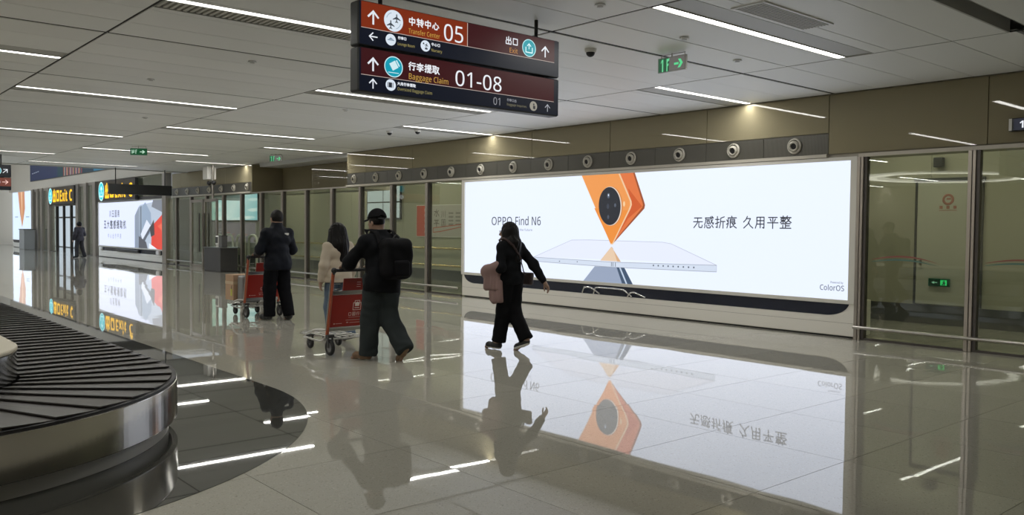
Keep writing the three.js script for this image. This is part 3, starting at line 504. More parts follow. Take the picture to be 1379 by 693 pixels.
// ---------------------------------------------------------------- hanging direction signs
const RED = '#3a1116', NAVY = '#0d1220', ORANGE = '#7d2c12', GOLD = '#c9a24a';
const signA = canvas(2048, 332, (c, w, h) => {
  c.fillStyle = NAVY; c.fillRect(0, 0, w, h); c.fillStyle = ORANGE; c.fillRect(14, 0, 994, 200); c.fillStyle = RED; c.fillRect(1014, 0, 980, 200); c.fillStyle = '#cdbdb4'; c.fillRect(14, 200, w - 68, 4); c.fillRect(1008, 0, 6, 200);
  arrow(c, 118, 110, 62, 0, '#e6ebf2', 0.26); disc(c, 298, 108, 86, '#dfeaf6'); plane(c, 325, 84, 36, 0, '#39414a'); plane(c, 272, 140, 36, 0, '#39414a'); c.strokeStyle = '#9db4c8'; c.lineWidth = 5; c.beginPath(); c.arc(298, 108, 64, 0.2, 1.2); c.stroke(); c.beginPath(); c.arc(298, 108, 64, 3.4, 4.4); c.stroke();
  han(c, '中转中心', 432, 48, 70, 10, '#eef2f8', 0.07); fit(c, 'Transfer Center', 434, 734, 182, 54, GOLD); fit(c, '05', 764, 978, 184, 192, '#eef2f8');
  arrow(c, 116, 263, 42, -Math.PI / 2, '#e6ebf2', 0.24); disc(c, 273, 262, 46, '#dfeaf6'); c.fillStyle = '#7f95aa'; c.fillRect(244, 262, 60, 6); poly(c, [[252, 260], [272, 244], [300, 260]], '#7f95aa');
  han(c, '行李口', 338, 222, 25, 5, '#e6ebf2'); fit(c, 'Lounge Room', 334, 494, 294, 30, '#b8a862'); disc(c, 594, 262, 46, '#dfeaf6'); plane(c, 604, 254, 18, 0.3, '#2b313a'); disc(c, 576, 244, 7, '#2b313a'); c.fillStyle = '#2b313a'; c.fillRect(590, 276, 24, 14); han(c, '中心口', 650, 224, 28, 5, '#e6ebf2'); fit(c, 'Nursery', 650, 756, 298, 32, '#b8a862');
  han(c, '出口', 1418, 42, 74, 10, '#e6ebf2', 0.02); fit(c, 'Exit', 1462, 1560, 184, 60, '#c98f3a'); disc(c, 1690, 112, 76, '#129aa8', '#bfeef2', 8); c.strokeStyle = '#d8f6f8'; c.lineWidth = 10; c.beginPath(); c.moveTo(1653, 108); c.lineTo(1653, 152); c.lineTo(1728, 152); c.lineTo(1728, 108); c.stroke(); arrow(c, 1690, 94, 30, 0, '#d8f6f8', 0.3); arrow(c, 1882, 114, 58, 0, '#e6ebf2', 0.24);
});
const signB = canvas(2048, 332, (c, w, h) => {
  c.fillStyle = NAVY; c.fillRect(0, 0, w, h); c.fillStyle = RED; c.fillRect(14, 0, w - 68, 206); c.fillStyle = '#cdbdb4'; c.fillRect(14, 206, w - 68, 4);
  arrow(c, 118, 116, 60, 0, '#e6ebf2', 0.26); disc(c, 300, 114, 80, '#139db5', '#cdeef4', 8); c.save(); c.translate(304, 106); c.rotate(-0.55); c.fillStyle = '#d3eff5'; c.fillRect(-30, -34, 60, 62); c.fillRect(36, -30, 12, 54); c.restore(); c.fillStyle = '#d3eff5'; c.fillRect(252, 158, 96, 6);
  han(c, '行李提取', 434, 50, 71, 10, '#eef2f8', 0.06); fit(c, 'Baggage Claim', 434, 824, 192, 66, GOLD); fit(c, '01-08', 882, 1390, 188, 182, '#eef2f8');
  arrow(c, 118, 268, 44, 0, '#e6ebf2', 0.24); disc(c, 275, 262, 46, '#dfeaf6'); c.fillStyle = '#2b313a'; c.fillRect(256, 242, 30, 40); c.fillRect(292, 242, 5, 40); c.fillRect(246, 242, 5, 40);
  han(c, '大用行李提取', 334, 228, 27, 5, '#e6ebf2'); fit(c, 'Oversized Baggage Claim', 334, 664, 296, 34, '#a99e62');
  fit(c, '01', 1288, 1384, 308, 92, '#8f9096'); han(c, '行李口出', 1442, 236, 26, 4, '#8f9096'); fit(c, 'Baggage inquiries', 1440, 1668, 298, 28, '#8a8366'); disc(c, 1748, 274, 44, '#9a968a'); c.fillStyle = '#3a3a3c'; c.fillRect(1744, 270, 26, 30); disc(c, 1752, 258, 9, '#3a3a3c'); arrow(c, 1917, 271, 40, 0, '#b9bcc4', 0.16);
});
function hangSign(label, x, z0, z1, rows, yTop, mats) {
  const L = z0 - z1, t = thing('hanging_sign', label, 'sign', [x, 0, (z0 + z1) / 2]);
  rows.forEach((tex, i) => {
    const y = yTop - 0.1825 - i * 0.375, g = rbox(0.14, 0.365, L, 0.02, 0, y, 0);
    const b = part('sign_box', g, M.signBody, t);
    if (tex) { const f = new THREE.PlaneGeometry(L - 0.02, 0.345); f.rotateY(Math.PI / 2); f.translate(0.071, y, 0); part('face', f, litMap(tex, 0.8), b); }
    if (i < rows.length - 1) for (const k of [-0.4, 0.4]) part('link', box(0.08, 0.02, 0.1, 0, y - 0.187, L * k), M.black, t);
  });
  for (const k of [-0.39, 0.39]) part('rod', pipe([0, yTop - 0.01, L * k], [0, HC + 0.02, L * k], 0.018), M.black, t);
  return t;
}
hangSign('two-tier direction sign with transfer centre and baggage claim 01-08 rows', -6.12, -3.56, -5.82, [signA, signB], 3.395);
hangSign('plain black single-tier hanging sign in front of the exit lettering', -32.0, -8.76, -10.95, [null], 3.0);
const signC = canvas(1024, 170, (c, w, h) => { c.fillStyle = '#0c1018'; c.fillRect(0, 0, w, h); disc(c, 850, 85, 62, '#2aa7b4', '#cfeef2', 6); arrow(c, 960, 85, 44, Math.PI / 4, '#eef2f8'); });
const signD = canvas(1024, 170, (c, w, h) => { c.fillStyle = '#6d3a30'; c.fillRect(0, 0, w, h); c.fillStyle = '#0c1018'; c.fillRect(0, 120, w, 50); disc(c, 850, 60, 48, '#eef2f8'); arrow(c, 960, 60, 40, Math.PI / 2, '#ffd7cf'); });
hangSign('two-tier direction sign with arrows beside the far end of the carousel', -28.5, -2.86, -5.12, [signC, signD], 3.27);
{
  const t = thing('gate_number_sign', 'small dark blue number sign projecting from the wall panels', 'sign', [-3.75, 2.9, ZW + 0.06]);
  part('body', rbox(0.46, 0.16, 0.1, 0.008), M.signBody, t); part('end_cap', box(0.035, 0.15, 0.102, -0.21, 0, 0), M.white, t);
  const f = new THREE.PlaneGeometry(0.38, 0.14); f.translate(0.02, 0, 0.0515); part('face', f, litMap(canvas(256, 96, (c, w, h) => { c.fillStyle = '#0c1226'; c.fillRect(0, 0, w, h); words(c, '1', 40, 80, 84, '#eef2f8', 1, 'bold'); }), 0.8), t);
}
// ---------------------------------------------------------------- small things on the ceiling
{
  const v = thing('ceiling_vent', 'slatted rectangular air vent beside the wide linear lamp', 'vent', [-4.41, HC - 0.004, -7.16]);
  part('frame', [box(0.03, 0.016, 1.2, -0.16, 0, 0), box(0.03, 0.016, 1.2, 0.16, 0, 0), box(0.3, 0.016, 0.03, 0, 0, 0.585), box(0.3, 0.016, 0.03, 0, 0, -0.585)], M.ceil[0], v);
  part('duct', [box(0.3, 0.004, 1.15, 0, 0.003, 0)], M.trough, v);
  for (let i = 0; i < 9; i++) { const s = part('slat', box(0.016, 0.006, 1.15, -0.13 + i * 0.0325, -0.008, 0), M.fin, v); s.rotation.z = 0; }
  for (const [x, z, lab] of [[-6.67, -6.9, 'white ceiling dome camera near the hanging exit sign'], [-15.2, -9.7, 'small dark dome camera beside the far linear lamp'], [-14.6, -10.0, 'dark ceiling dome camera nearer to the nozzle wall']]) {
    const d = thing('dome_camera', lab, 'camera', [x, HC, z]); part('collar', cyl(0.06, 0.07, 0.04, 0, -0.02, 0), M.white, d); const s = new THREE.SphereGeometry(0.05, 20, 12, 0, Math.PI * 2, Math.PI / 2, Math.PI / 2); s.translate(0, -0.04, 0); part('dome', s, M.black, d);
  }
  for (const [x, z] of [[-12.2, -3.9], [-10.0, -4.4], [-13.0, -7.4], [-5.6, -7.2], [-5.9, -8.6], [-8.9, -8.0], [-16.6, -5.2], [-5.3, -5.6]]) { const d = thing('smoke_detector', 'small flat round detector on the ceiling panels', 'detector', [x, HC, z], 0, 'ceiling detectors'); part('disc', cyl(0.055, 0.045, 0.018, 0, -0.009, 0, 20), M.ceil[1], d); part('grille', cyl(0.03, 0.025, 0.008, 0, -0.02, 0, 16), M.trough, d); }
  const s = thing('camera_pole', 'grey pole with loudspeaker box and two camera heads before the glazing', 'camera', [-27.9, 0, -10.9]);
  part('pole', pipe([0, 2.45, 0], [0, HC, 0], 0.04), M.steel, s); part('speaker_box', rbox(0.42, 0.42, 0.3, 0.02, -0.3, 3.3, 0), M.white, s); part('bracket', box(0.3, 0.04, 0.04, -0.12, 3.3, 0), M.steel, s);
  for (const k of [-1, 1]) { part('camera_arm', pipe([0, 3.06, 0], [k * 0.2, 3.03, 0.05], 0.02), M.steel, s); const q = new THREE.SphereGeometry(0.075, 16, 12); q.translate(k * 0.2, 2.97, 0.05); part('camera_head', q, M.black, s); }
}
// ---------------------------------------------------------------- inquiry counter and gates before the glazing
{
  const k = thing('counter', 'dark grey box counter standing in front of the glazing', 'counter', [-28.25, 0, -11.3]);
  part('body', rbox(1.45, 0.78, 0.6, 0.015, 0, 0.4, 0), mat(0.05, 0.048, 0.05, 0.45), k); part('top', rbox(1.5, 0.03, 0.66, 0.008, 0, 0.805, 0), mat(0.08, 0.08, 0.08, 0.3), k); part('plinth', box(1.4, 0.03, 0.55, 0, 0.012, 0), M.black, k);
  const m = thing('monitor', 'white rounded device standing on the dark counter', 'monitor', [-28.45, 0.82, -11.3]); part('stand', cyl(0.09, 0.05, 0.06, 0, 0.03, 0), M.white, m); part('casing', rbox(0.3, 0.34, 0.12, 0.05, 0, 0.22, 0), M.white, m); part('screen', box(0.22, 0.2, 0.006, 0, 0.24, 0.061), M.darkBox, m);
  const q = thing('document_box', 'dark upright box on the counter beside the white device', 'box', [-28.05, 0.82, -11.3]); part('body', rbox(0.26, 0.38, 0.2, 0.01, 0, 0.19, 0), mat(0.12, 0.12, 0.12, 0.4), q); part('lid', rbox(0.27, 0.03, 0.21, 0.008, 0, 0.385, 0), M.darkBox, q);
  for (const [x, n] of [[-31.2, 'left'], [-29.9, 'right']]) { const d = struct('door_' + (n === 'left' ? 2 : 3)); d.position.set(x, 0, ZW + 0.12); part('leaf_frame', [box(0.1, 2.5, 0.06, -0.55, 1.25, 0), box(0.1, 2.5, 0.06, 0.55, 1.25, 0), box(1.1, 0.1, 0.06, 0, 2.45, 0), box(1.1, 0.12, 0.06, 0, 0.06, 0)], M.mull, d); part('pane', box(1.0, 2.3, 0.01, 0, 1.26, 0), M.glass, d); part('pull_handle', pipe([n === 'left' ? 0.4 : -0.4, 0.6, 0.08], [n === 'left' ? 0.4 : -0.4, 2.0, 0.08], 0.025), M.mullDark, d); }
  for (let i = 0; i < 4; i++) { const g = thing('security_gate', 'rounded pale gate frame in the corridor behind the counter', 'gate', [-33.5 + i * 1.1, 0, -13.3], 0, 'corridor gate frames'); part('hoop', tube([[-0.35, 0, 0], [-0.35, 0.95, 0], [-0.25, 1.15, 0], [0, 1.2, 0], [0.25, 1.15, 0], [0.35, 0.95, 0], [0.35, 0, 0]], 0.05, 40, 8), M.white, g); part('foot', [box(0.2, 0.04, 0.3, -0.35, 0.02, 0), box(0.2, 0.04, 0.3, 0.35, 0.02, 0)], M.steel, g); }
}
// ---------------------------------------------------------------- baggage carousel
{
  const t = thing('baggage_carousel', 'stainless baggage carousel with overlapping black rubber slats', 'carousel', [-7.25, 0, -0.4]);
  const R = 2.0, r = 0.93, LEN = 9, Y = 0.4;
  const path = (rad) => { const s = new THREE.Shape(); s.moveTo(-LEN, -rad); s.lineTo(0, -rad); s.absarc(0, 0, rad, -Math.PI / 2, Math.PI / 2, false); s.lineTo(-LEN, rad); s.absarc(-LEN, 0, rad, Math.PI / 2, Math.PI * 1.5, false); return s; };
  const ringGeo = (ro, ri, y0, y1, bev = 0) => { const s = path(ro); s.holes.push(new THREE.Path(path(ri).getPoints(48))); const g = new THREE.ExtrudeGeometry(s, { depth: y1 - y0 - 2 * bev, bevelEnabled: bev > 0, bevelSize: bev, bevelThickness: bev, bevelSegments: 2, curveSegments: 64 }); g.rotateX(Math.PI / 2); g.translate(0, y1 - bev, 0); return g; };
  part('plinth', ringGeo(R - 0.06, r + 0.1, 0.004, 0.12), mat(0.62, 0.61, 0.57, 0.3), t);
  part('skirt', ringGeo(R, R - 0.03, 0.11, Y - 0.012, 0.006), M.brushed, t);
  part('rim_gasket', ringGeo(R - 0.004, R - 0.05, Y - 0.03, Y + 0.004), M.black, t);
  part('bed', ringGeo(R - 0.04, r, 0.12, Y - 0.03), M.black, t);
  const hub = new THREE.ExtrudeGeometry(path(r - 0.015), { depth: 0.5, bevelEnabled: false, curveSegments: 64 }); hub.rotateX(Math.PI / 2); hub.translate(0, 0.62, 0); part('hub', hub, M.hubSide, t);
  const cap = new THREE.ExtrudeGeometry(path(r - 0.025), { depth: 0.012, bevelEnabled: true, bevelSize: 0.015, bevelThickness: 0.012, bevelSegments: 2, curveSegments: 64 }); cap.rotateX(Math.PI / 2); cap.translate(0, 0.645, 0); part('hub_cap', cap, M.hubTop, t);
  // slats: along the loop, each lapping over the next
  const straight = LEN, arc = Math.PI * ((R + r) / 2), at = (s) => { // s measured along the centre line from the far end of the front side
    if (s < straight) return [-LEN + s, -1, 0]; if (s < straight + arc) { const a = -Math.PI / 2 + (s - straight) / ((R + r) / 2); return [0, a, 1]; } return [-(s - straight - arc), 1, 2]; };
  const slat = (s0, s1) => {
    const corner = (s, rad) => { const [a, b, k] = at(s); return k === 0 ? [a, -rad] : k === 1 ? [Math.cos(b) * rad, Math.sin(b) * rad] : [a, rad]; };
    const n = 4, pos = [], idx = [], top = [];
    for (let i = 0; i <= n; i++) { const u = i / n, s = s0 + (s1 - s0) * u, y = Y + 0.004 + 0.018 * u; for (const rad of [r + 0.004, R - 0.035]) { const [x, z] = corner(s, rad); pos.push(x, y, z); top.push(0); } }
    const m = (n + 1) * 2; for (let i = 0; i < m; i++) pos.push(pos[i * 3], pos[i * 3 + 1] - 0.009, pos[i * 3 + 2]);
    for (let i = 0; i < n; i++) { const a = i * 2; idx.push(a, a + 2, a + 1, a + 1, a + 2, a + 3); idx.push(m + a, m + a + 1, m + a + 2, m + a + 1, m + a + 3, m + a + 2); idx.push(a, m + a, a + 2, a + 2, m + a, m + a + 2, a + 1, a + 3, m + a + 1, a + 3, m + a + 3, m + a + 1); }
    idx.push(0, 1, m, 1, m + 1, m); const e = n * 2; idx.push(e, m + e, e + 1, e + 1, m + e, m + e + 1);
    let g = new THREE.BufferGeometry(); g.setAttribute('position', new THREE.Float32BufferAttribute(pos, 3)); g.setIndex(idx); g = g.toNonIndexed(); g.computeVertexNormals(); return g;
  };
  for (let s = 2.2, i = 0; s < straight + arc + 1.5; s += 0.235, i++) part(numbered('slat'), slat(s, s + 0.262), M.slat[i % 3], t);
}

// ---------------------------------------------------------------- figures: distance fields meshed on a grid
function surface(fn, lo, hi, cell) {                       // naive surface nets
  const nx = Math.ceil((hi[0] - lo[0]) / cell) + 1, ny = Math.ceil((hi[1] - lo[1]) / cell) + 1, nz = Math.ceil((hi[2] - lo[2]) / cell) + 1;
  const F = new Float32Array(nx * ny * nz), I = (i, j, k) => (k * ny + j) * nx + i;
  // coarse pass skips empty blocks
  const B = 4, D = B * cell * 1.9;
  F.fill(1);
  for (let k = 0; k < nz; k += B) for (let j = 0; j < ny; j += B) for (let i = 0; i < nx; i += B) {
    const d = fn(lo[0] + (i + B / 2) * cell, lo[1] + (j + B / 2) * cell, lo[2] + (k + B / 2) * cell), near = Math.abs(d) < D;
    for (let c = k; c < Math.min(k + B, nz); c++) for (let b = j; b < Math.min(j + B, ny); b++) for (let a = i; a < Math.min(i + B, nx); a++) F[I(a, b, c)] = near ? fn(lo[0] + a * cell, lo[1] + b * cell, lo[2] + c * cell) : d;
  }
  const pos = [], nor = [], idx = [], id = new Int32Array(nx * ny * nz).fill(-1), e = cell * 0.5;
  for (let k = 0; k < nz - 1; k++) for (let j = 0; j < ny - 1; j++) for (let i = 0; i < nx - 1; i++) {
    let x = 0, y = 0, z = 0, n = 0, m = 0; const v = [];
    for (let c = 0; c < 8; c++) { v[c] = F[I(i + (c & 1), j + ((c >> 1) & 1), k + (c >> 2))]; if (v[c] < 0) m |= 1 << c; }
    if (m === 0 || m === 255) continue;
    for (let c = 0; c < 8; c++) for (const b of [1, 2, 4]) if (!(c & b)) { const d = c | b; if ((v[c] < 0) !== (v[d] < 0)) { const t = v[c] / (v[c] - v[d]); x += (c & 1) + (b === 1 ? t : 0); y += ((c >> 1) & 1) + (b === 2 ? t : 0); z += (c >> 2) + (b === 4 ? t : 0); n++; } }
    const px = lo[0] + (i + x / n) * cell, py = lo[1] + (j + y / n) * cell, pz = lo[2] + (k + z / n) * cell;
    id[I(i, j, k)] = pos.length / 3; pos.push(px, py, pz);
    const g = V(fn(px + e, py, pz) - fn(px - e, py, pz), fn(px, py + e, pz) - fn(px, py - e, pz), fn(px, py, pz + e) - fn(px, py, pz - e)).normalize(); nor.push(g.x, g.y, g.z);
  }
  const quad = (a, b, c, d, flip) => { if (a < 0 || b < 0 || c < 0 || d < 0) return; if (flip) idx.push(a, c, b, b, c, d); else idx.push(a, b, c, b, d, c); };
  for (let k = 1; k < nz - 1; k++) for (let j = 1; j < ny - 1; j++) for (let i = 1; i < nx - 1; i++) {
    const s = F[I(i, j, k)] < 0;
    if (s !== F[I(i + 1, j, k)] < 0) quad(id[I(i, j - 1, k - 1)], id[I(i, j, k - 1)], id[I(i, j - 1, k)], id[I(i, j, k)], !s);
    if (s !== F[I(i, j + 1, k)] < 0) quad(id[I(i - 1, j, k - 1)], id[I(i, j, k - 1)], id[I(i - 1, j, k)], id[I(i, j, k)], s);
    if (s !== F[I(i, j, k + 1)] < 0) quad(id[I(i - 1, j - 1, k)], id[I(i, j - 1, k)], id[I(i - 1, j, k)], id[I(i, j, k)], !s);
  }
  const g = new THREE.BufferGeometry(); g.setAttribute('position', new THREE.Float32BufferAttribute(pos, 3)); g.setAttribute('normal', new THREE.Float32BufferAttribute(nor, 3)); g.setIndex(idx); return g;
}
const smin = (a, b, k) => { const h = Math.max(k - Math.abs(a - b), 0) / k; return Math.min(a, b) - h * h * k * 0.25; };
const smax = (a, b, k) => -smin(-a, -b, k);
function bone(x, y, z, a, b, ra, rb) {
  const ux = b[0] - a[0], uy = b[1] - a[1], uz = b[2] - a[2], px = x - a[0], py = y - a[1], pz = z - a[2];
  const t = Math.min(1, Math.max(0, (px * ux + py * uy + pz * uz) / (ux * ux + uy * uy + uz * uz + 1e-9)));
  return Math.hypot(px - ux * t, py - uy * t, pz - uz * t) - (ra + (rb - ra) * t);
}
const blob = (x, y, z, c, r) => { const k = Math.hypot((x - c[0]) / r[0], (y - c[1]) / r[1], (z - c[2]) / r[2]); return (k - 1) * Math.min(...r); };
const field = (bones, k) => (x, y, z) => { let d = 9; for (const [a, b, ra, rb] of bones) d = smin(d, bone(x, y, z, a, b, ra, rb), k); return d; };
const ball = (bones, m = 0.12) => { const lo = [9, 9, 9], hi = [-9, -9, -9]; for (const [a, b, ra, rb] of bones) for (const [p, r] of [[a, ra], [b, rb]]) for (let i = 0; i < 3; i++) { lo[i] = Math.min(lo[i], p[i] - r - m); hi[i] = Math.max(hi[i], p[i] + r + m); } return [lo, hi]; };
const mix3 = (a, b, t) => a.map((v, i) => v + (b[i] - v) * t), add3 = (a, b, s = 1) => a.map((v, i) => v + b[i] * s), unit = a => { const l = Math.hypot(...a) || 1; return a.map(v => v / l); }, cross = (a, b) => [a[1] * b[2] - a[2] * b[1], a[2] * b[0] - a[0] * b[2], a[0] * b[1] - a[1] * b[0]];
// a hand: palm and five fingers; dir runs along the forearm, nrm out of the back of the hand, side +1 for the left
function handGeo(w, dir, nrm, side, curl, s = 1) {
  dir = unit(dir); nrm = unit(add3(nrm, dir, -(nrm[0] * dir[0] + nrm[1] * dir[1] + nrm[2] * dir[2]))); const lat = cross(nrm, dir).map(v => v * -side);
  const bones = [], P = (f, l, n) => add3(add3(add3(w, dir, f * s), lat, l * s), nrm, n * s);
  bones.push([P(-0.03, 0, 0), P(0.02, 0, 0), 0.026 * s, 0.026 * s]);
  for (const l of [-0.026, -0.009, 0.009, 0.026]) bones.push([P(0.012, l * 0.6, 0), P(0.078, l, 0), 0.015 * s, 0.013 * s]);
  const palm = field(bones, 0.02), fingers = [];
  [[-0.03, 0.066], [-0.01, 0.076], [0.011, 0.08], [0.031, 0.072]].forEach(([l, len], q) => {
    let p = P(0.082, l, 0), a = curl * 0.5; const f = [];
    for (const [m, r0, r1] of [[0.45, 0.0098, 0.0094], [0.32, 0.0094, 0.0086], [0.25, 0.0086, 0.0076]]) { const d = add3(dir.map(v => v * Math.cos(a)), nrm, -Math.sin(a)); const n = add3(p, d, len * m * s); f.push([p, n, r0 * s, r1 * s]); p = n; a += curl * 0.75; }
    fingers.push(f);
  });
  { let p = P(0.025, 0.03, -0.004), f = []; for (const [v, len, r0, r1] of [[[0.55, 0.75, curl > 1 ? -0.06 : -0.25], 0.04, 0.0125, 0.011], [[0.85, 0.3, curl > 1 ? -0.08 : -0.4], 0.032, 0.011, 0.0095], [[0.9, -0.05, curl > 1 ? -0.08 : -0.45], 0.024, 0.0095, 0.008]]) { const d = unit(add3(add3(dir.map(q => q * v[0]), lat, v[1]), nrm, v[2])); const n = add3(p, d, len * s); f.push([p, n, r0 * s, r1 * s]); p = n; } fingers.push(f); }
  const ff = fingers.map(f => field(f, 0.006)), all = [...bones, ...fingers.flat()], [lo, hi] = ball(all, 0.02);
  return surface((x, y, z) => { let d = palm(x, y, z), m = 9; for (const f of ff) m = Math.min(m, f(x, y, z)); return smin(d, m, 0.01); }, lo, hi, 0.0042);
}
function headGeo(c, yaw, s) {                                // head with face, in its own axes, then turned
  const fn = (x, y, z) => {
    let d = blob(x, y, z, [0, 0.022, -0.012], [0.077, 0.098, 0.094]);
    d = smin(d, blob(x, y, z, [0, -0.045, 0.018], [0.06, 0.07, 0.068]), 0.05);
    d = smin(d, bone(x, y, z, [0, -0.05, -0.03], [0, -0.17, -0.045], 0.054, 0.06), 0.04);
    d = smin(d, bone(x, y, z, [0, 0.012, 0.084], [0, -0.03, 0.106], 0.009, 0.014), 0.018);      // nose
    d = smin(d, bone(x, y, z, [-0.022, -0.066, 0.082], [0.022, -0.066, 0.082], 0.007, 0.007), 0.012);  // lips
    d = smin(d, blob(x, y, z, [0, -0.1, 0.068], [0.028, 0.022, 0.022]), 0.03);                   // chin
    for (const q of [-1, 1]) { d = smax(d, -blob(x, y, z, [q * 0.031, 0.008, 0.098], [0.022, 0.013, 0.014]), 0.015); d = smin(d, blob(x, y, z, [q * 0.079, -0.008, -0.012], [0.012, 0.032, 0.02]), 0.008); }
    return d;
  };
  const g = surface(fn, [-0.115, -0.24, -0.14], [0.115, 0.14, 0.14], 0.0055); g.scale(s, s, s); g.rotateY(yaw); g.translate(...c); return g;
}
const cloth = (bones, k, opt = {}) => {
  const f = field(bones, k), { hem, top, amp = 0.006, fr = 11, extra, cut, sd = 0 } = opt;
  return (x, y, z) => {
    let d = f(x, y, z); if (extra) d = extra(d, x, y, z);
    if (Math.abs(d) < 0.06) d += amp * noise.noise(x * fr + sd, y * fr * 0.55, z * fr) + amp * 0.22 * Math.sin(y * 46 + 5 * noise.noise(x * 6, y * 3, z * 6 + sd));
    if (hem !== undefined) d = smax(d, (typeof hem === 'function' ? hem(x, z) : hem) - y, 0.012); if (top !== undefined) d = smax(d, y - top, 0.012);
    if (cut) d = cut(d, x, y, z); return d;
  };
};
// facing +z, left side +x; all joints in metres
function figure(label, pos, turn, J, o) {
  const t = thing('person', label, 'person', pos, turn), skin = o.skin ?? mat(0.32, 0.2, 0.14, 0.55);
  const { pel, chest, neck, head, L, Rr } = J, s = o.size ?? 1; const made = { t }, solids = []; made.solid = (x, y, z) => { let d = 9; for (const f of solids) d = Math.min(d, f(x, y, z)); return d; };
  const legs = [L, Rr].flatMap(q => [[q.hip, q.knee, 0.078 * s, 0.054 * s], [q.knee, q.ank, 0.054 * s, 0.036 * s], [q.ank, q.toe, 0.036 * s, 0.028 * s]]);
  const arms = [L, Rr].flatMap(q => [[q.sh, q.elb, 0.05 * s, 0.039 * s], [q.elb, q.wr, 0.039 * s, 0.026 * s]]);
  const wl = add3(pel, [0.06 * s, 0, 0]), wr = add3(pel, [-0.06 * s, 0, 0]), mid = mix3(pel, chest, 0.45);
  const torso = [[wl, wr, 0.1 * s, 0.1 * s], [add3(mid, [0.05, 0, 0]), add3(mid, [-0.05, 0, 0]), 0.095 * s, 0.095 * s], [add3(chest, [0.075 * s, 0, 0]), add3(chest, [-0.075 * s, 0, 0]), 0.105 * s, 0.105 * s], [pel, mid, 0.1 * s, 0.095 * s], [mid, chest, 0.095 * s, 0.105 * s], [L.sh, Rr.sh, 0.055 * s, 0.055 * s], [chest, neck, 0.1 * s, 0.058 * s], [neck, add3(head, [0, -0.07, -0.02]), 0.056 * s, 0.052 * s]];
  const body = [...torso, ...arms, ...legs], [lo, hi] = ball(body, 0.04); solids.push(field(body, 0.05), (x, y, z) => blob(x, y, z, head, [0.12, 0.16, 0.14]));
  const pieces = [surface(field(body, 0.05), lo, hi, 0.015), headGeo(head, o.yaw ?? 0, s * (o.headSize ?? 1))];
  for (const [q, sd] of [[L, 1], [Rr, -1]]) pieces.push(handGeo(add3(q.wr, unit(add3(q.wr, q.elb, -1)), 0.01), q.hand ?? add3(q.wr, q.elb, -1), q.nrm ?? [sd, 0, 0.2], sd, q.curl ?? 0.55, s));
  part('body', mergeGeometries(pieces), skin, t);
  // garments
  const inf = (list, a, b = a) => list.map(([p, q, r0, r1]) => [p, q, r0 + a, r1 + b]);
  if (o.jacket) {
    const j = o.jacket, sleeves = [L, Rr].flatMap(q => [[q.sh, q.elb, (0.056 + (j.puff ?? 0.014) * 0.7) * s, (0.055 + (j.puff ?? 0.014)) * s], [q.elb, mix3(q.elb, q.wr, 0.93), (0.055 + (j.puff ?? 0.014)) * s, (0.038 + (j.puff ?? 0.014)) * s]]);
    const hr = 0.118 * s + 0.8 * (j.fat ?? 0), hip = [[add3(pel, [0.07 * s, -0.05, 0]), add3(pel, [-0.07 * s, -0.05, 0]), hr, hr]];
    const low = j.drop ? [[add3(pel, [0.08 * s, -0.05 - j.drop, 0]), add3(pel, [-0.08 * s, -0.05 - j.drop, 0]), hr, hr], [add3(pel, [0.07, 0, 0]), add3(pel, [0.075, -0.05 - j.drop, 0]), hr, hr], [add3(pel, [-0.07, 0, 0]), add3(pel, [-0.075, -0.05 - j.drop, 0]), hr, hr]] : [];
    const bones = [...inf([...torso.slice(0, 5), torso[6]], 0.022 + (j.fat ?? 0)), ...[L, Rr].map(q => [add3(neck, [0, -0.045, -0.01]), q.sh, 0.074 * s, (0.058 + (j.puff ?? 0.014) * 0.7) * s]), ...hip, ...low, ...sleeves]; if (j.collar) bones.push([add3(neck, [0, -0.02, -0.01]), add3(neck, [0, j.collar, -0.005]), 0.082 * s, 0.078 * s]);
    const [a, b] = ball(bones, 0.05);
    made.jacket = cloth(bones, j.k ?? 0.045, { hem: j.hem, top: neck[1] + (j.collar ? j.collar + 0.035 : 0.03), amp: j.amp ?? 0.008, sd: pos[0] }); solids.push(made.jacket);
    part('jacket', surface(cloth(bones, j.k ?? 0.045, { hem: j.hem, top: neck[1] + (j.collar ? j.collar + 0.035 : 0.03), amp: j.amp ?? 0.008, sd: pos[0] }), a, b, 0.0125), j.m, t);
  }
  if (o.trousers) {
    const q = o.trousers, bones = [L, Rr].flatMap(p => [[add3(p.hip, [0, 0.03, 0]), p.knee, q.r[0], q.r[1]], [p.knee, mix3(p.knee, p.ank, 1.02), q.r[1], q.r[2]]]); bones.push([wl, wr, 0.118 * s, 0.118 * s]);
    const hem = Math.min(0.06, 1), [a, b] = ball(bones, 0.05), feet = [L, Rr];
    const f = cloth(bones, 0.035, { top: pel[1] + 0.1, amp: q.amp ?? 0.008, fr: 9, sd: 3 + pos[2] });
    solids.push(f);
    part('trousers', surface((x, y, z) => { let d = f(x, y, z); for (const p of feet) { const dx = unit(add3(p.ank, p.knee, -1)), e = (x - p.ank[0]) * dx[0] + (y - p.ank[1]) * dx[1] + (z - p.ank[2]) * dx[2] - (q.len ?? 0.04); if (Math.hypot(x - p.ank[0], y - p.ank[1], z - p.ank[2]) < 0.3) d = smax(d, e, 0.01); } return d; }, a, b, 0.0125), q.m, t);
  }
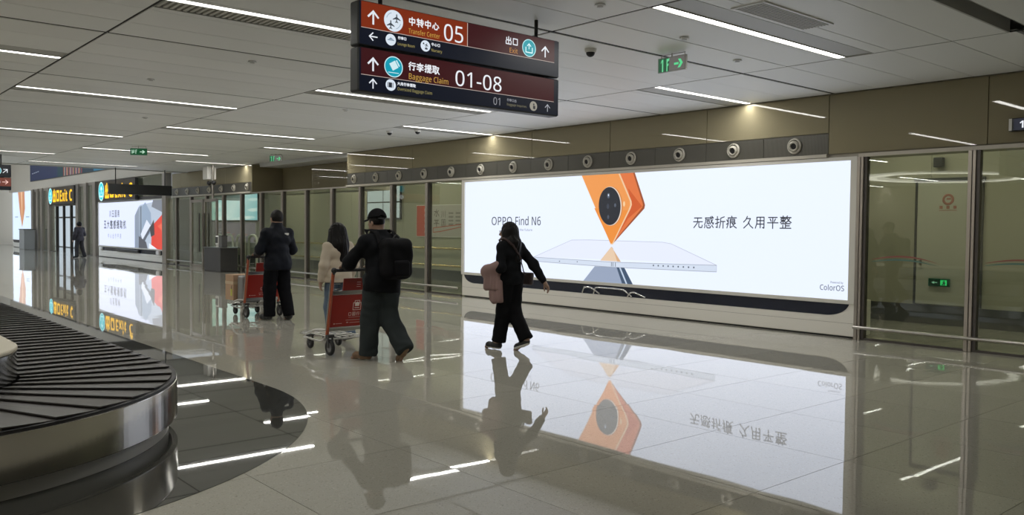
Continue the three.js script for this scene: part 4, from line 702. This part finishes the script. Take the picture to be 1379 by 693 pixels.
  if (o.shoes) for (const p of [L, Rr]) {
    const f = unit(add3(p.toe, p.heel, -1)), u = p.up ?? [0, 1, 0], len = 0.27 * s, base = p.heel, side = cross(u, f);
    const at = (a, b, c) => add3(add3(add3(base, f, a * len), u, b * s), side, c * s);
    const up = [[at(0.12, 0.055, 0), at(0.45, 0.05, 0), 0.043 * s, 0.043 * s], [at(0.45, 0.05, 0), at(0.82, 0.04, 0), 0.043 * s, 0.036 * s], [at(0.16, 0.07, 0), at(0.2, 0.1, 0), 0.042 * s, 0.04 * s], [at(0.82, 0.038, 0), at(0.92, 0.034, 0), 0.036 * s, 0.028 * s]];
    const ff = field(up, 0.03), [a, b] = ball(up, 0.03); const h = (x, y, z) => (x - base[0]) * u[0] + (y - base[1]) * u[1] + (z - base[2]) * u[2];
    const sh = part('shoe', surface((x, y, z) => smax(ff(x, y, z), 0.018 - h(x, y, z), 0.006), a, b, 0.008), o.shoes.m, t);
    part('sole', surface((x, y, z) => smax(smax(ff(x, Math.max(y, -9), z) - 0.004, h(x, y, z) - 0.03, 0.006), 0.002 - h(x, y, z), 0.004), a, b, 0.007), o.shoes.sole, sh);
  }
  if (o.hair) { const h = o.hair(head, s); solids.push(h.f); const [a, b] = ball(h.bounds, 0.03); part('hair', surface(h.f, a, b, 0.009), o.hairM ?? mat(0.005, 0.0042, 0.004, 0.5, 0, { specularIntensity: 0.4 }), t); }
  return made;
}
// hair that falls behind and beside the face; yaw turns it with the head
const longHair = (fall, yaw, ends) => (h, s) => {
  const c = Math.cos(-yaw), n = Math.sin(-yaw), strands = ends.map(([a, b, ra, rb]) => [add3(h, a), add3(h, b), ra, rb]), f0 = field(strands, 0.05);
  return { bounds: [[h, h, 0.13, 0.13], ...strands], f: (x, y, z) => {
    const dx = x - h[0], dy = y - h[1], dz = z - h[2], lx = dx * c + dz * n, lz = -dx * n + dz * c;
    let d = blob(lx, dy, lz, [0, 0.018, -0.022], [0.095, 0.118, 0.108]); d = smin(d, f0(x, y, z), 0.04);
    d += 0.0035 * Math.sin(lx * 160 + 6 * noise.noise(lx * 20, dy * 4, lz * 20));
    return smax(d, -smin(blob(lx, dy, lz, [0, -0.05, 0.12], [0.07, 0.115, 0.075]), blob(lx, dy, lz, [0, -0.12, 0.1], [0.075, 0.1, 0.07]), 0.03), 0.015);
  } };
};
const shortHair = (h, s) => ({ bounds: [[h, h, 0.15, 0.15]], f: (x, y, z) => { const dx = (x - h[0]) / 1.14, dy = (y - h[1]) / 1.14, dz = (z - h[2]) / 1.14; let d = blob(dx, dy, dz, [0, 0.02, -0.016], [0.089, 0.112, 0.104]) + 0.003 * noise.noise(dx * 60, dy * 60, dz * 60); d = smax(d, -blob(dx, dy, dz, [0, -0.07, 0.1], [0.1, 0.12, 0.1]), 0.02); return smax(d, -0.075 - dy, 0.02); } });
const capHair = (h) => ({ bounds: [[h, h, 0.13, 0.13]], f: (x, y, z) => { const dx = x - h[0], dy = y - h[1], dz = z - h[2]; let d = blob(dx, dy, dz, [0, 0.02, -0.016], [0.088, 0.108, 0.104]) + 0.002 * noise.noise(dx * 60, dy * 60, dz * 60); d = smax(d, -blob(dx, dy, dz, [0, -0.07, 0.1], [0.1, 0.12, 0.1]), 0.02); return smax(d, -0.035 - dy, 0.015); } });
const blackCloth = mat(0.006, 0.0065, 0.008, 0.75, 0, { specularIntensity: 0.25 });
const navyCloth = mat(0.005, 0.0065, 0.011, 0.6, 0, { specularIntensity: 0.3 });
const TURN = -Math.PI / 2;                                   // heading along the wall

// woman walking past the big advertisement
const woman = figure('woman in black jacket walking with long dark hair and a folded coat on her arm', [-8.12, 0, -7.0], TURN + 0.12, {
  pel: [0, 0.93, 0], chest: [0, 1.24, 0.02], neck: [0, 1.37, 0.02], head: [0.0, 1.5, 0.055],
  L: { hip: [0.085, 0.89, 0.01], knee: [0.065, 0.49, 0.06], ank: [0.07, 0.1, 0.14], heel: [0.07, 0.0, 0.1], toe: [0.07, 0.02, 0.35], sh: [0.165, 1.32, 0.01], elb: [0.22, 1.06, -0.02], wr: [0.14, 1.0, 0.2], hand: [-0.25, 0.0, 1], nrm: [0.8, 0.5, 0], curl: 0.7 },
  Rr: { hip: [-0.085, 0.89, -0.01], knee: [-0.055, 0.5, 0.0], ank: [-0.065, 0.145, -0.22], heel: [-0.065, 0.085, -0.27], toe: [-0.065, 0.0, -0.03], up: [0, 0.943, 0.333], sh: [-0.165, 1.32, 0.0], elb: [-0.25, 1.09, -0.16], wr: [-0.3, 0.88, -0.3], nrm: [-0.8, 0, -0.5], curl: 0.5 },
}, { size: 0.93, yaw: 0.55, jacket: { m: blackCloth, hem: 0.84, puff: 0.012, fat: -0.004, collar: 0.03 }, trousers: { m: mat(0.005, 0.005, 0.006, 0.85, 0, { specularIntensity: 0.25 }), r: [0.106, 0.094, 0.092], len: -0.005 }, shoes: { m: mat(0.03, 0.03, 0.03, 0.6), sole: mat(0.72, 0.7, 0.64, 0.6) }, headSize: 1.06, hair: longHair(0.4, 0.55, [[[0, 0.02, -0.04], [-0.01, -0.14, -0.075], 0.09, 0.1], [[-0.01, -0.14, -0.075], [-0.02, -0.34, -0.12], 0.098, 0.06], [[0.07, -0.02, -0.03], [0.08, -0.2, -0.05], 0.045, 0.05], [[-0.07, -0.02, -0.03], [-0.08, -0.24, -0.06], 0.045, 0.05]]) });
// man in cap pushing a trolley
const pusher = figure('man in black cap, black jacket and dark jeans pushing a luggage trolley', [-8.42, 0, -5.28], TURN, {
  pel: [0, 0.96, 0], chest: [0, 1.3, 0.05], neck: [0, 1.47, 0.08], head: [0, 1.61, 0.13],
  L: { hip: [0.1, 0.92, 0.02], knee: [0.095, 0.5, 0.09], ank: [0.12, 0.1, 0.1], heel: [0.12, 0, 0.05], toe: [0.2, 0.01, 0.31], sh: [0.195, 1.39, 0.05], elb: [0.3, 1.13, 0.22], wr: [0.2, 1.08, 0.47], hand: [0, 0, 1], nrm: [0, 1, 0], curl: 1.1 },
  Rr: { hip: [-0.1, 0.92, -0.02], knee: [-0.075, 0.52, 0.0], ank: [-0.12, 0.17, -0.29], heel: [-0.12, 0.145, -0.37], toe: [-0.13, -0.02, -0.17], up: [0, 0.77, 0.64], sh: [-0.195, 1.39, 0.05], elb: [-0.3, 1.13, 0.2], wr: [-0.18, 1.08, 0.47], hand: [0, 0, 1], nrm: [0, 1, 0], curl: 1.1 },
}, { yaw: 0.3, size: 1.0, headSize: 1.05, jacket: { m: blackCloth, hem: (x, z) => 0.79 + x * 0.1, puff: 0.024, fat: 0.022, drop: 0.06, collar: 0.02, amp: 0.011 }, trousers: { m: mat(0.03, 0.036, 0.037, 0.9, 0, { specularIntensity: 0.3 }), r: [0.125, 0.118, 0.108], len: 0.05, amp: 0.014 }, shoes: { m: mat(0.17, 0.1, 0.055, 0.7), sole: mat(0.22, 0.14, 0.08, 0.8) }, hair: capHair });
// girl in cream pullover
figure('girl in cream knitted pullover and blue jeans with long dark hair, ahead of the trolley', [-10.2, 0, -5.7], TURN + 0.05, {
  pel: [0, 0.9, 0], chest: [0, 1.2, 0.01], neck: [0, 1.33, 0.02], head: [0, 1.465, 0.045],
  L: { hip: [0.085, 0.86, 0.01], knee: [0.09, 0.47, 0.08], ank: [0.085, 0.1, 0.03], heel: [0.085, 0, -0.02], toe: [0.085, 0.01, 0.22], sh: [0.165, 1.28, 0], elb: [0.235, 1.04, -0.03], wr: [0.235, 0.83, 0.04], curl: 0.5 },
  Rr: { hip: [-0.085, 0.86, -0.01], knee: [-0.09, 0.47, 0.0], ank: [-0.085, 0.12, -0.18], heel: [-0.085, 0.04, -0.23], toe: [-0.085, 0.0, 0.0], up: [0, 0.98, 0.18], sh: [-0.165, 1.28, 0], elb: [-0.235, 1.04, -0.03], wr: [-0.22, 0.84, 0.05], curl: 0.5 },
}, { size: 0.91, jacket: { m: mat(0.52, 0.45, 0.35, 0.9, 0, { sheen: 0.4, sheenColor: lin(0.7, 0.65, 0.55) }), hem: 0.8, puff: 0.02, fat: 0.014, drop: 0.03, amp: 0.01, k: 0.03 }, trousers: { m: mat(0.09, 0.13, 0.18, 0.85), r: [0.09, 0.072, 0.07], len: 0.03 }, shoes: { m: mat(0.02, 0.02, 0.02, 0.5), sole: mat(0.3, 0.3, 0.3, 0.7) }, hair: longHair(0.4, 0, [[[0, 0.02, -0.04], [0.0, -0.16, -0.075], 0.112, 0.125], [[0.0, -0.16, -0.075], [-0.03, -0.35, -0.13], 0.12, 0.075], [[0.075, 0, -0.03], [0.11, -0.2, -0.05], 0.055, 0.06], [[-0.075, 0, -0.03], [-0.11, -0.26, -0.06], 0.055, 0.05]]) });
// man in dark blue jacket with the second trolley
const navyMan = figure('man in dark navy jacket and black trousers standing behind a loaded trolley', [-13.1, 0, -6.2], TURN, {
  pel: [0, 0.99, 0], chest: [0, 1.35, 0.02], neck: [0, 1.52, 0.03], head: [0, 1.675, 0.05],
  L: { hip: [0.1, 0.95, 0.0], knee: [0.125, 0.52, 0.04], ank: [0.135, 0.1, 0.02], heel: [0.135, 0, -0.03], toe: [0.19, 0.01, 0.24], sh: [0.2, 1.435, 0.01], elb: [0.28, 1.16, 0.06], wr: [0.2, 1.08, 0.36], hand: [0, 0, 1], nrm: [0, 1, 0], curl: 1.1 },
  Rr: { hip: [-0.1, 0.95, 0], knee: [-0.12, 0.52, 0.02], ank: [-0.15, 0.1, -0.1], heel: [-0.15, 0, -0.15], toe: [-0.2, 0.01, 0.11], sh: [-0.2, 1.435, 0.01], elb: [-0.28, 1.16, 0.05], wr: [-0.2, 1.08, 0.36], hand: [0, 0, 1], nrm: [0, 1, 0], curl: 1.1 },
}, { size: 1.05, headSize: 1.12, jacket: { m: navyCloth, hem: 0.83, puff: 0.022, fat: 0.022, drop: 0.05, collar: 0.07, amp: 0.009 }, trousers: { m: mat(0.004, 0.004, 0.0055, 0.85, 0, { specularIntensity: 0.25 }), r: [0.118, 0.105, 0.095], len: 0.04 }, shoes: { m: mat(0.015, 0.015, 0.015, 0.5), sole: mat(0.04, 0.04, 0.04, 0.7) }, hair: shortHair });
// far figure by the exit doors
figure('distant person in dark coat standing by the far exit doors', [-42.6, 0, -10.4], TURN + 0.5, {
  pel: [0, 0.92, 0], chest: [0, 1.25, 0.01], neck: [0, 1.4, 0.02], head: [0, 1.53, 0.03],
  L: { hip: [0.09, 0.88, 0], knee: [0.12, 0.49, 0.05], ank: [0.15, 0.1, 0.02], heel: [0.15, 0, -0.03], toe: [0.17, 0.01, 0.22], sh: [0.19, 1.35, 0], elb: [0.27, 1.08, 0], wr: [0.25, 0.85, 0.1] },
  Rr: { hip: [-0.09, 0.88, 0], knee: [-0.13, 0.49, 0.0], ank: [-0.18, 0.1, -0.1], heel: [-0.18, 0, -0.15], toe: [-0.2, 0.01, 0.1], sh: [-0.19, 1.35, 0], elb: [-0.27, 1.08, 0], wr: [-0.2, 0.95, 0.2] },
}, { size: 0.97, jacket: { m: mat(0.03, 0.028, 0.035, 0.8), hem: 0.8, puff: 0.02, fat: 0.015, drop: 0.05 }, trousers: { m: mat(0.02, 0.02, 0.022, 0.8), r: [0.1, 0.085, 0.08] }, shoes: { m: M.black, sole: M.black }, hair: shortHair });

// ---------------------------------------------------------------- what the people carry and push
function worn(name, label, category, pos, turn) { return thing(name, label, category, pos, turn); }
{ // cap of the man with the trolley
  const c = new THREE.Group(); c.name = 'cap'; pusher.t.add(c); const h = [0, 1.64, 0.118];
  const crown = (x, y, z) => { const dx = x - h[0], dy = y - h[1], dz = z - h[2]; let d = Math.abs(blob(dx, dy, dz, [0, 0.0, -0.008], [0.104, 0.125, 0.118])) - 0.007; d = smax(d, 0.012 - dy - dz * 0.12, 0.01); return smax(d, -blob(dx, dy, dz, [0, 0.015, -0.125], [0.045, 0.035, 0.04]), 0.006); };
  part('crown', surface(crown, [-0.15, 1.58, -0.05], [0.15, 1.82, 0.28], 0.006), mat(0.005, 0.005, 0.006, 0.85, 0, { specularIntensity: 0.25 }), c);
  part('brim', surface((x, y, z) => { const dz = z - 0.19, r = Math.hypot((x - 0.03) / 0.075, dz / 0.12) - 1; return smax(smax(r * 0.09, Math.abs(y - 1.648 + x * x * 3 + dz * 0.12) - 0.008, 0.006), 0.195 - z, 0.01); }, [-0.12, 1.55, 0.14], [0.12, 1.72, 0.36], 0.007), mat(0.005, 0.005, 0.006, 0.85, 0, { specularIntensity: 0.25 }), c);
  part('strap', tube([[-0.05, 1.652, 0.015], [0, 1.648, 0.004], [0.05, 1.652, 0.015]], 0.008, 10, 6), mat(0.02, 0.02, 0.02, 0.7), c);
  const p = worn('backpack', 'black backpack on the back of the man in the cap', 'backpack', [-8.42, 0, -5.28], TURN);
  const rb = (cx, cy, cz, hx, hy, hz, r) => (x, y, z) => { const q = [Math.abs(x - cx) - hx, Math.abs(y - cy) - hy, Math.abs(z - cz) - hz]; return Math.hypot(Math.max(q[0], 0), Math.max(q[1], 0), Math.max(q[2], 0)) + Math.min(Math.max(...q), 0) - r; };
  const pouch = rb(-0.06, 1.19, -0.2, 0.1, 0.15, 0.04, 0.085), clear = (d, x, y, z) => smax(d, 0.02 - pusher.solid(x, y, z), 0.008), pack = mat(0.004, 0.004, 0.005, 0.75, 0, { specularIntensity: 0.3 });
  part('main_pouch', surface((x, y, z) => clear(pouch(x, y, z) + 0.012 * noise.noise(x * 8, y * 8, z * 8), x, y, z), [-0.3, 0.9, -0.4], [0.2, 1.48, 0.02], 0.011), pack, p);
  const pk = rb(-0.06, 1.08, -0.31, 0.07, 0.06, 0.01, 0.035); part('front_pocket', surface((x, y, z) => pk(x, y, z), [-0.2, 0.94, -0.39], [0.1, 1.22, -0.24], 0.011), pack, p);
  part('top_handle', tube([[-0.11, 1.41, -0.2], [-0.06, 1.46, -0.2], [-0.01, 1.41, -0.2]], 0.009, 12, 6), M.black, p);
  for (const x0 of [-0.15, 0.1]) part('shoulder_strap', surface((x, y, z) => smax(smax(Math.abs(pusher.solid(x, y, z) - 0.024) - 0.008, Math.abs(x - x0) - 0.026, 0.006), Math.max(1.26 - y, y - 1.53), 0.01), [x0 - 0.06, 1.2, -0.2], [x0 + 0.06, 1.6, 0.3], 0.009), pack, p);
}
{ // woman: coat over the arm, shoulder bag, glasses
  const P = [-8.12, 0, -7.0], A = TURN + 0.12;
  const coat = new THREE.Group(); coat.name = 'folded_coat'; coat.userData.label = 'dusty pink folded coat over the forearm'; woman.t.add(coat); const wool = mat(0.27, 0.175, 0.16, 0.95, 0, { sheen: 0.3, sheenColor: lin(0.6, 0.45, 0.4) });
  const drape = (cx, cy, cz, hx, hy, hz) => (x, y, z) => { const q = [Math.abs(x - cx) - hx, Math.abs(y - cy) - hy, Math.abs(z - cz) - hz]; return Math.hypot(Math.max(q[0], 0), Math.max(q[1], 0), Math.max(q[2], 0)) + Math.min(Math.max(...q), 0) - 0.035 + 0.016 * noise.noise(x * 12, y * 5, z * 12) + 0.006 * Math.sin(z * 55 + 3 * noise.noise(x * 4, y * 4, z * 4)); };
  const f1 = drape(0.2, 0.92, 0.13, 0.02, 0.12, 0.1), f2 = drape(0.19, 0.76, 0.08, 0.012, 0.12, 0.06);
  part('fold', surface((x, y, z) => smin(f1(x, y, z), bone(x, y, z, [0.23, 1.08, 0.0], [0.2, 1.0, 0.26], 0.07, 0.06), 0.05), [0.05, 0.68, -0.12], [0.36, 1.2, 0.38], 0.011), wool, coat);
  part('hanging_part', surface(f2, [0.1, 0.52, -0.08], [0.3, 0.95, 0.24], 0.011), wool, coat);
  const bag = worn('shoulder_bag', 'small brown shoulder bag at the walking woman\'s hip', 'bag', P, A), leather = mat(0.05, 0.028, 0.026, 0.5);
  part('pouch', rbox(0.07, 0.15, 0.19, 0.025, -0.275, 0.9, -0.03), leather, bag); part('flap', rbox(0.075, 0.07, 0.195, 0.02, -0.276, 0.95, -0.03), mat(0.06, 0.034, 0.03, 0.5), bag);
  part('strap', surface((x, y, z) => smax(smax(Math.abs(woman.solid(x, y, z) - 0.022) - 0.006, Math.abs((x - 0.1) * 0.82 - (y - 1.36) * 0.57) - 0.011, 0.004), Math.max(0.95 - y, y - 1.5), 0.01), [-0.28, 0.9, -0.25], [0.25, 1.5, 0.25], 0.008), leather, bag);
  const g = new THREE.Group(); g.name = 'glasses'; woman.t.add(g);
  const c = Math.cos(0.55), n = Math.sin(0.55), put = (x, y, z) => [x * c + z * n, 1.5 + y, 0.055 - x * n + z * c];
  for (const q of [-1, 1]) { part('rim', tube(Array.from({ length: 10 }, (_, i) => put(q * 0.031 + 0.022 * Math.cos(i / 10 * 6.283), 0.006 + 0.018 * Math.sin(i / 10 * 6.283), 0.1)), 0.002, 30, 5, true), M.steel, g); part('temple', pipe(put(q * 0.054, 0.01, 0.098), put(q * 0.078, 0.004, 0.0), 0.002, 6), M.steel, g); }
  part('bridge', pipe(put(-0.009, 0.008, 0.103), put(0.009, 0.008, 0.103), 0.002, 6), M.steel, g);
}
const cartPrint = canvas(512, 360, (c, w, h) => {
  c.fillStyle = '#9c2419'; c.fillRect(0, 0, w, h); c.strokeStyle = '#f2dcd2'; c.lineWidth = 7; c.strokeRect(268, 90, 96, 84); c.beginPath(); c.moveTo(286, 90); c.lineTo(286, 66); c.lineTo(346, 66); c.lineTo(346, 90); c.stroke(); c.fillStyle = '#f6e6dc'; c.fillRect(290, 104, 54, 26); poly(c, [[280, 104], [318, 78], [354, 104]], '#f6e6dc'); c.fillRect(286, 146, 62, 8);
  han(c, '口国行李', 212, 196, 46, 5, '#e9cfc6', 0.1); c.fillStyle = '#d9b9ae'; c.fillRect(220, 256, 170, 4); c.fillRect(190, 288, 210, 5); c.fillRect(40, 318, 18, 14); c.fillRect(66, 322, 80, 6); c.fillRect(200, 312, 26, 10); c.fillRect(240, 318, 160, 5);
});
const cartTop = canvas(512, 160, (c, w, h) => { c.fillStyle = '#8e2218'; c.fillRect(0, 0, w, h); c.strokeStyle = '#e6c8be'; c.lineWidth = 6; for (let i = 0; i < 3; i++) { c.beginPath(); c.moveTo(220, 50 + i * 32); c.lineTo(290, 50 + i * 32); c.stroke(); } han(c, '口', 340, 36, 80, 8, '#e6c8be'); });
function trolley(label, pos, turn) {
  const t = thing('luggage_trolley', label, 'trolley', pos, turn), post = mat(0.45, 0.11, 0.05, 0.4), alu = mat(0.55, 0.54, 0.52, 0.3, 1), tyre = mat(0.02, 0.02, 0.02, 0.7);
  const lean = y => 0.1 - (y - 0.25) * 0.2;                  // the upright leans towards the pusher
  for (const q of [-1, 1]) {
    part('side_post', pipe([q * 0.3, 0.24, lean(0.24)], [q * 0.3, 1.0, lean(1.0)], 0.021, 12), q > 0 ? post : post, t);
    part('post_trim', pipe([q * 0.325, 0.3, lean(0.3)], [q * 0.325, 0.92, lean(0.92)], 0.008, 8), alu, t);
    part('base_tube', tube([[q * 0.3, 0.3, 0.1], [q * 0.33, 0.29, 0.28], [q * 0.34, 0.26, 0.42], [q * 0.3, 0.21, 0.62], [q * 0.24, 0.19, 0.85], [q * 0.1, 0.185, 0.93], [0, 0.185, 0.94]], 0.015, 40, 8), alu, t);
    part('lower_tube', tube([[q * 0.3, 0.26, 0.1], [q * 0.31, 0.17, 0.2], [q * 0.3, 0.15, 0.4], [q * 0.24, 0.15, 0.8]], 0.013, 24, 8), alu, t);
    part('grip_end', new THREE.SphereGeometry(0.035, 16, 12).translate(q * 0.31, 1.03, -0.085), M.black, t);
    for (const [z, y, r, x] of [[0.03, 0.1, 0.1, 0.3], [0.72, 0.075, 0.072, 0.2]]) {
      const wheel = part('wheel', new THREE.TorusGeometry(r - 0.024, 0.024, 10, 28).rotateY(Math.PI / 2).translate(q * x, y, z), tyre, t);
      part('hub', cyl(r - 0.034, r - 0.034, 0.026, q * x, y, z, 20, 'x'), mat(0.2, 0.2, 0.2, 0.5), wheel);
      part('fork', [box(0.008, r * 1.5, 0.04, q * x - 0.03, y + r * 0.7, z), box(0.008, r * 1.5, 0.04, q * x + 0.03, y + r * 0.7, z), box(0.08, 0.03, 0.07, q * x, y + r * 1.35, z)], M.darkBox, wheel);
    }
  }
  part('handle_bar', pipe([-0.3, 1.03, -0.085], [0.3, 1.03, -0.085], 0.02, 14), M.black, t); for (const q of [-1, 1]) part('handle_neck', pipe([q * 0.3, 0.98, lean(0.98)], [q * 0.3, 1.03, -0.085], 0.018), M.darkBox, t);
  const panel = (name, w, h, y, x, tex) => { const g = part(name, rbox(w, h, 0.02, 0.004), mat(0.3, 0.03, 0.02, 0.4), t); g.position.set(x, y, lean(y)); g.rotation.x = -0.197; const f = new THREE.PlaneGeometry(w - 0.01, h - 0.01); f.rotateY(Math.PI); f.translate(0, 0, -0.0105); part('print', f, new THREE.MeshPhysicalMaterial({ map: tex, roughness: 0.4 }), g); };
  panel('upper_panel', 0.42, 0.15, 0.855, -0.06, cartTop); panel('lower_panel', 0.57, 0.4, 0.53, 0, cartPrint);
  part('crossbar', rbox(0.58, 0.05, 0.025, 0.006, 0, 0.755, lean(0.755)), alu, t); part('bottom_bar', rbox(0.58, 0.045, 0.03, 0.006, 0, 0.305, lean(0.305)), alu, t);
  for (const x of [-0.2, -0.1, 0, 0.1, 0.2]) part('deck_rod', pipe([x, 0.2, 0.12], [x * 0.9, 0.19, 0.9], 0.008, 8), alu, t);
  for (const z of [0.12, 0.5, 0.88]) part('deck_bar', pipe([-0.28 + z * 0.03, 0.185, z], [0.28 - z * 0.03, 0.185, z], 0.01, 8), alu, t);
  part('basket_wire', [pipe([0.18, 0.8, lean(0.8) + 0.02], [0.29, 0.8, lean(0.8) + 0.02], 0.004, 6), pipe([0.18, 0.86, lean(0.86) + 0.02], [0.29, 0.86, lean(0.86) + 0.02], 0.004, 6), pipe([0.18, 0.92, lean(0.92) + 0.02], [0.29, 0.92, lean(0.92) + 0.02], 0.004, 6)], alu, t);
  return t;
}
trolley('empty luggage trolley with red panels pushed by the man in the cap', [-9.055, 0, -5.27], TURN);
trolley('luggage trolley loaded with a carton and a suitcase', [-13.625, 0, -6.2], TURN);
{
  const c = thing('cardboard_box', 'brown cardboard carton on the loaded trolley', 'carton', [-14.3, 0.264, -6.24], TURN), kraft = mat(0.42, 0.28, 0.18, 0.85);
  part('body', rbox(0.62, 0.44, 0.34, 0.008, 0.06, 0.22, 0), kraft, c); part('tape', box(0.625, 0.05, 0.345, 0.06, 0.3, 0), mat(0.5, 0.38, 0.24, 0.4), c); part('flap_seam', box(0.6, 0.004, 0.006, 0.06, 0.441, 0), mat(0.2, 0.13, 0.08, 0.9), c);
  const s = thing('suitcase', 'grey ribbed suitcase standing on the trolley before the carton', 'suitcase', [-13.98, 0.216, -6.15], TURN), shell = mat(0.22, 0.22, 0.22, 0.35, 0.3);
  part('shell', rbox(0.34, 0.46, 0.22, 0.04, 0.06, 0.25, 0), shell, s); for (let i = 0; i < 5; i++) part('rib', rbox(0.02, 0.38, 0.226, 0.008, -0.06 + i * 0.06, 0.25, 0), shell, s); part('handle', tube([[0.0, 0.47, 0], [0.02, 0.51, 0], [0.1, 0.51, 0], [0.12, 0.47, 0]], 0.01, 16, 6), M.black, s);
  for (const q of [-1, 1]) for (const z of [-0.07, 0.07]) part('caster', cyl(0.018, 0.018, 0.02, 0.06 + q * 0.12, 0.018, z, 12, 'x'), M.black, s);
  const tag = thing('luggage_tag', 'yellow luggage tag hanging on the carton', 'tag', [-14.2, 0.4, -5.865], TURN); part('label', rbox(0.004, 0.12, 0.06, 0.001, 0.0, 0.0, 0), mat(0.5, 0.5, 0.08, 0.6), tag); part('string', pipe([0, 0.06, 0], [0, 0.12, -0.01], 0.003, 6), M.black, tag);
}

{
  const p = new THREE.Mesh(rbox(0.075, 0.035, 0.012, 0.004), M.white); p.name = 'chest_logo'; p.userData.label = 'small white logo patch'; p.position.set(-0.1, 1.44, -0.12);
  let z = -0.3; while (navyMan.jacket(-0.1, 1.42, z) > 0.004) z += 0.002; p.position.set(-0.1, 1.42, z); p.rotation.x = -0.35; p.castShadow = p.receiveShadow = true; navyMan.t.add(p);
  const w = thing('wall_speaker', 'small black speaker box high on the corridor wall behind the glass', 'speaker', [-6.05, 2.72, BACK + 0.08]); part('body', rbox(0.15, 0.16, 0.1, 0.01), M.darkBox, w); part('bracket', box(0.04, 0.06, 0.05, 0, 0, -0.06), M.steel, w);
}
renderer.render(scene, camera);
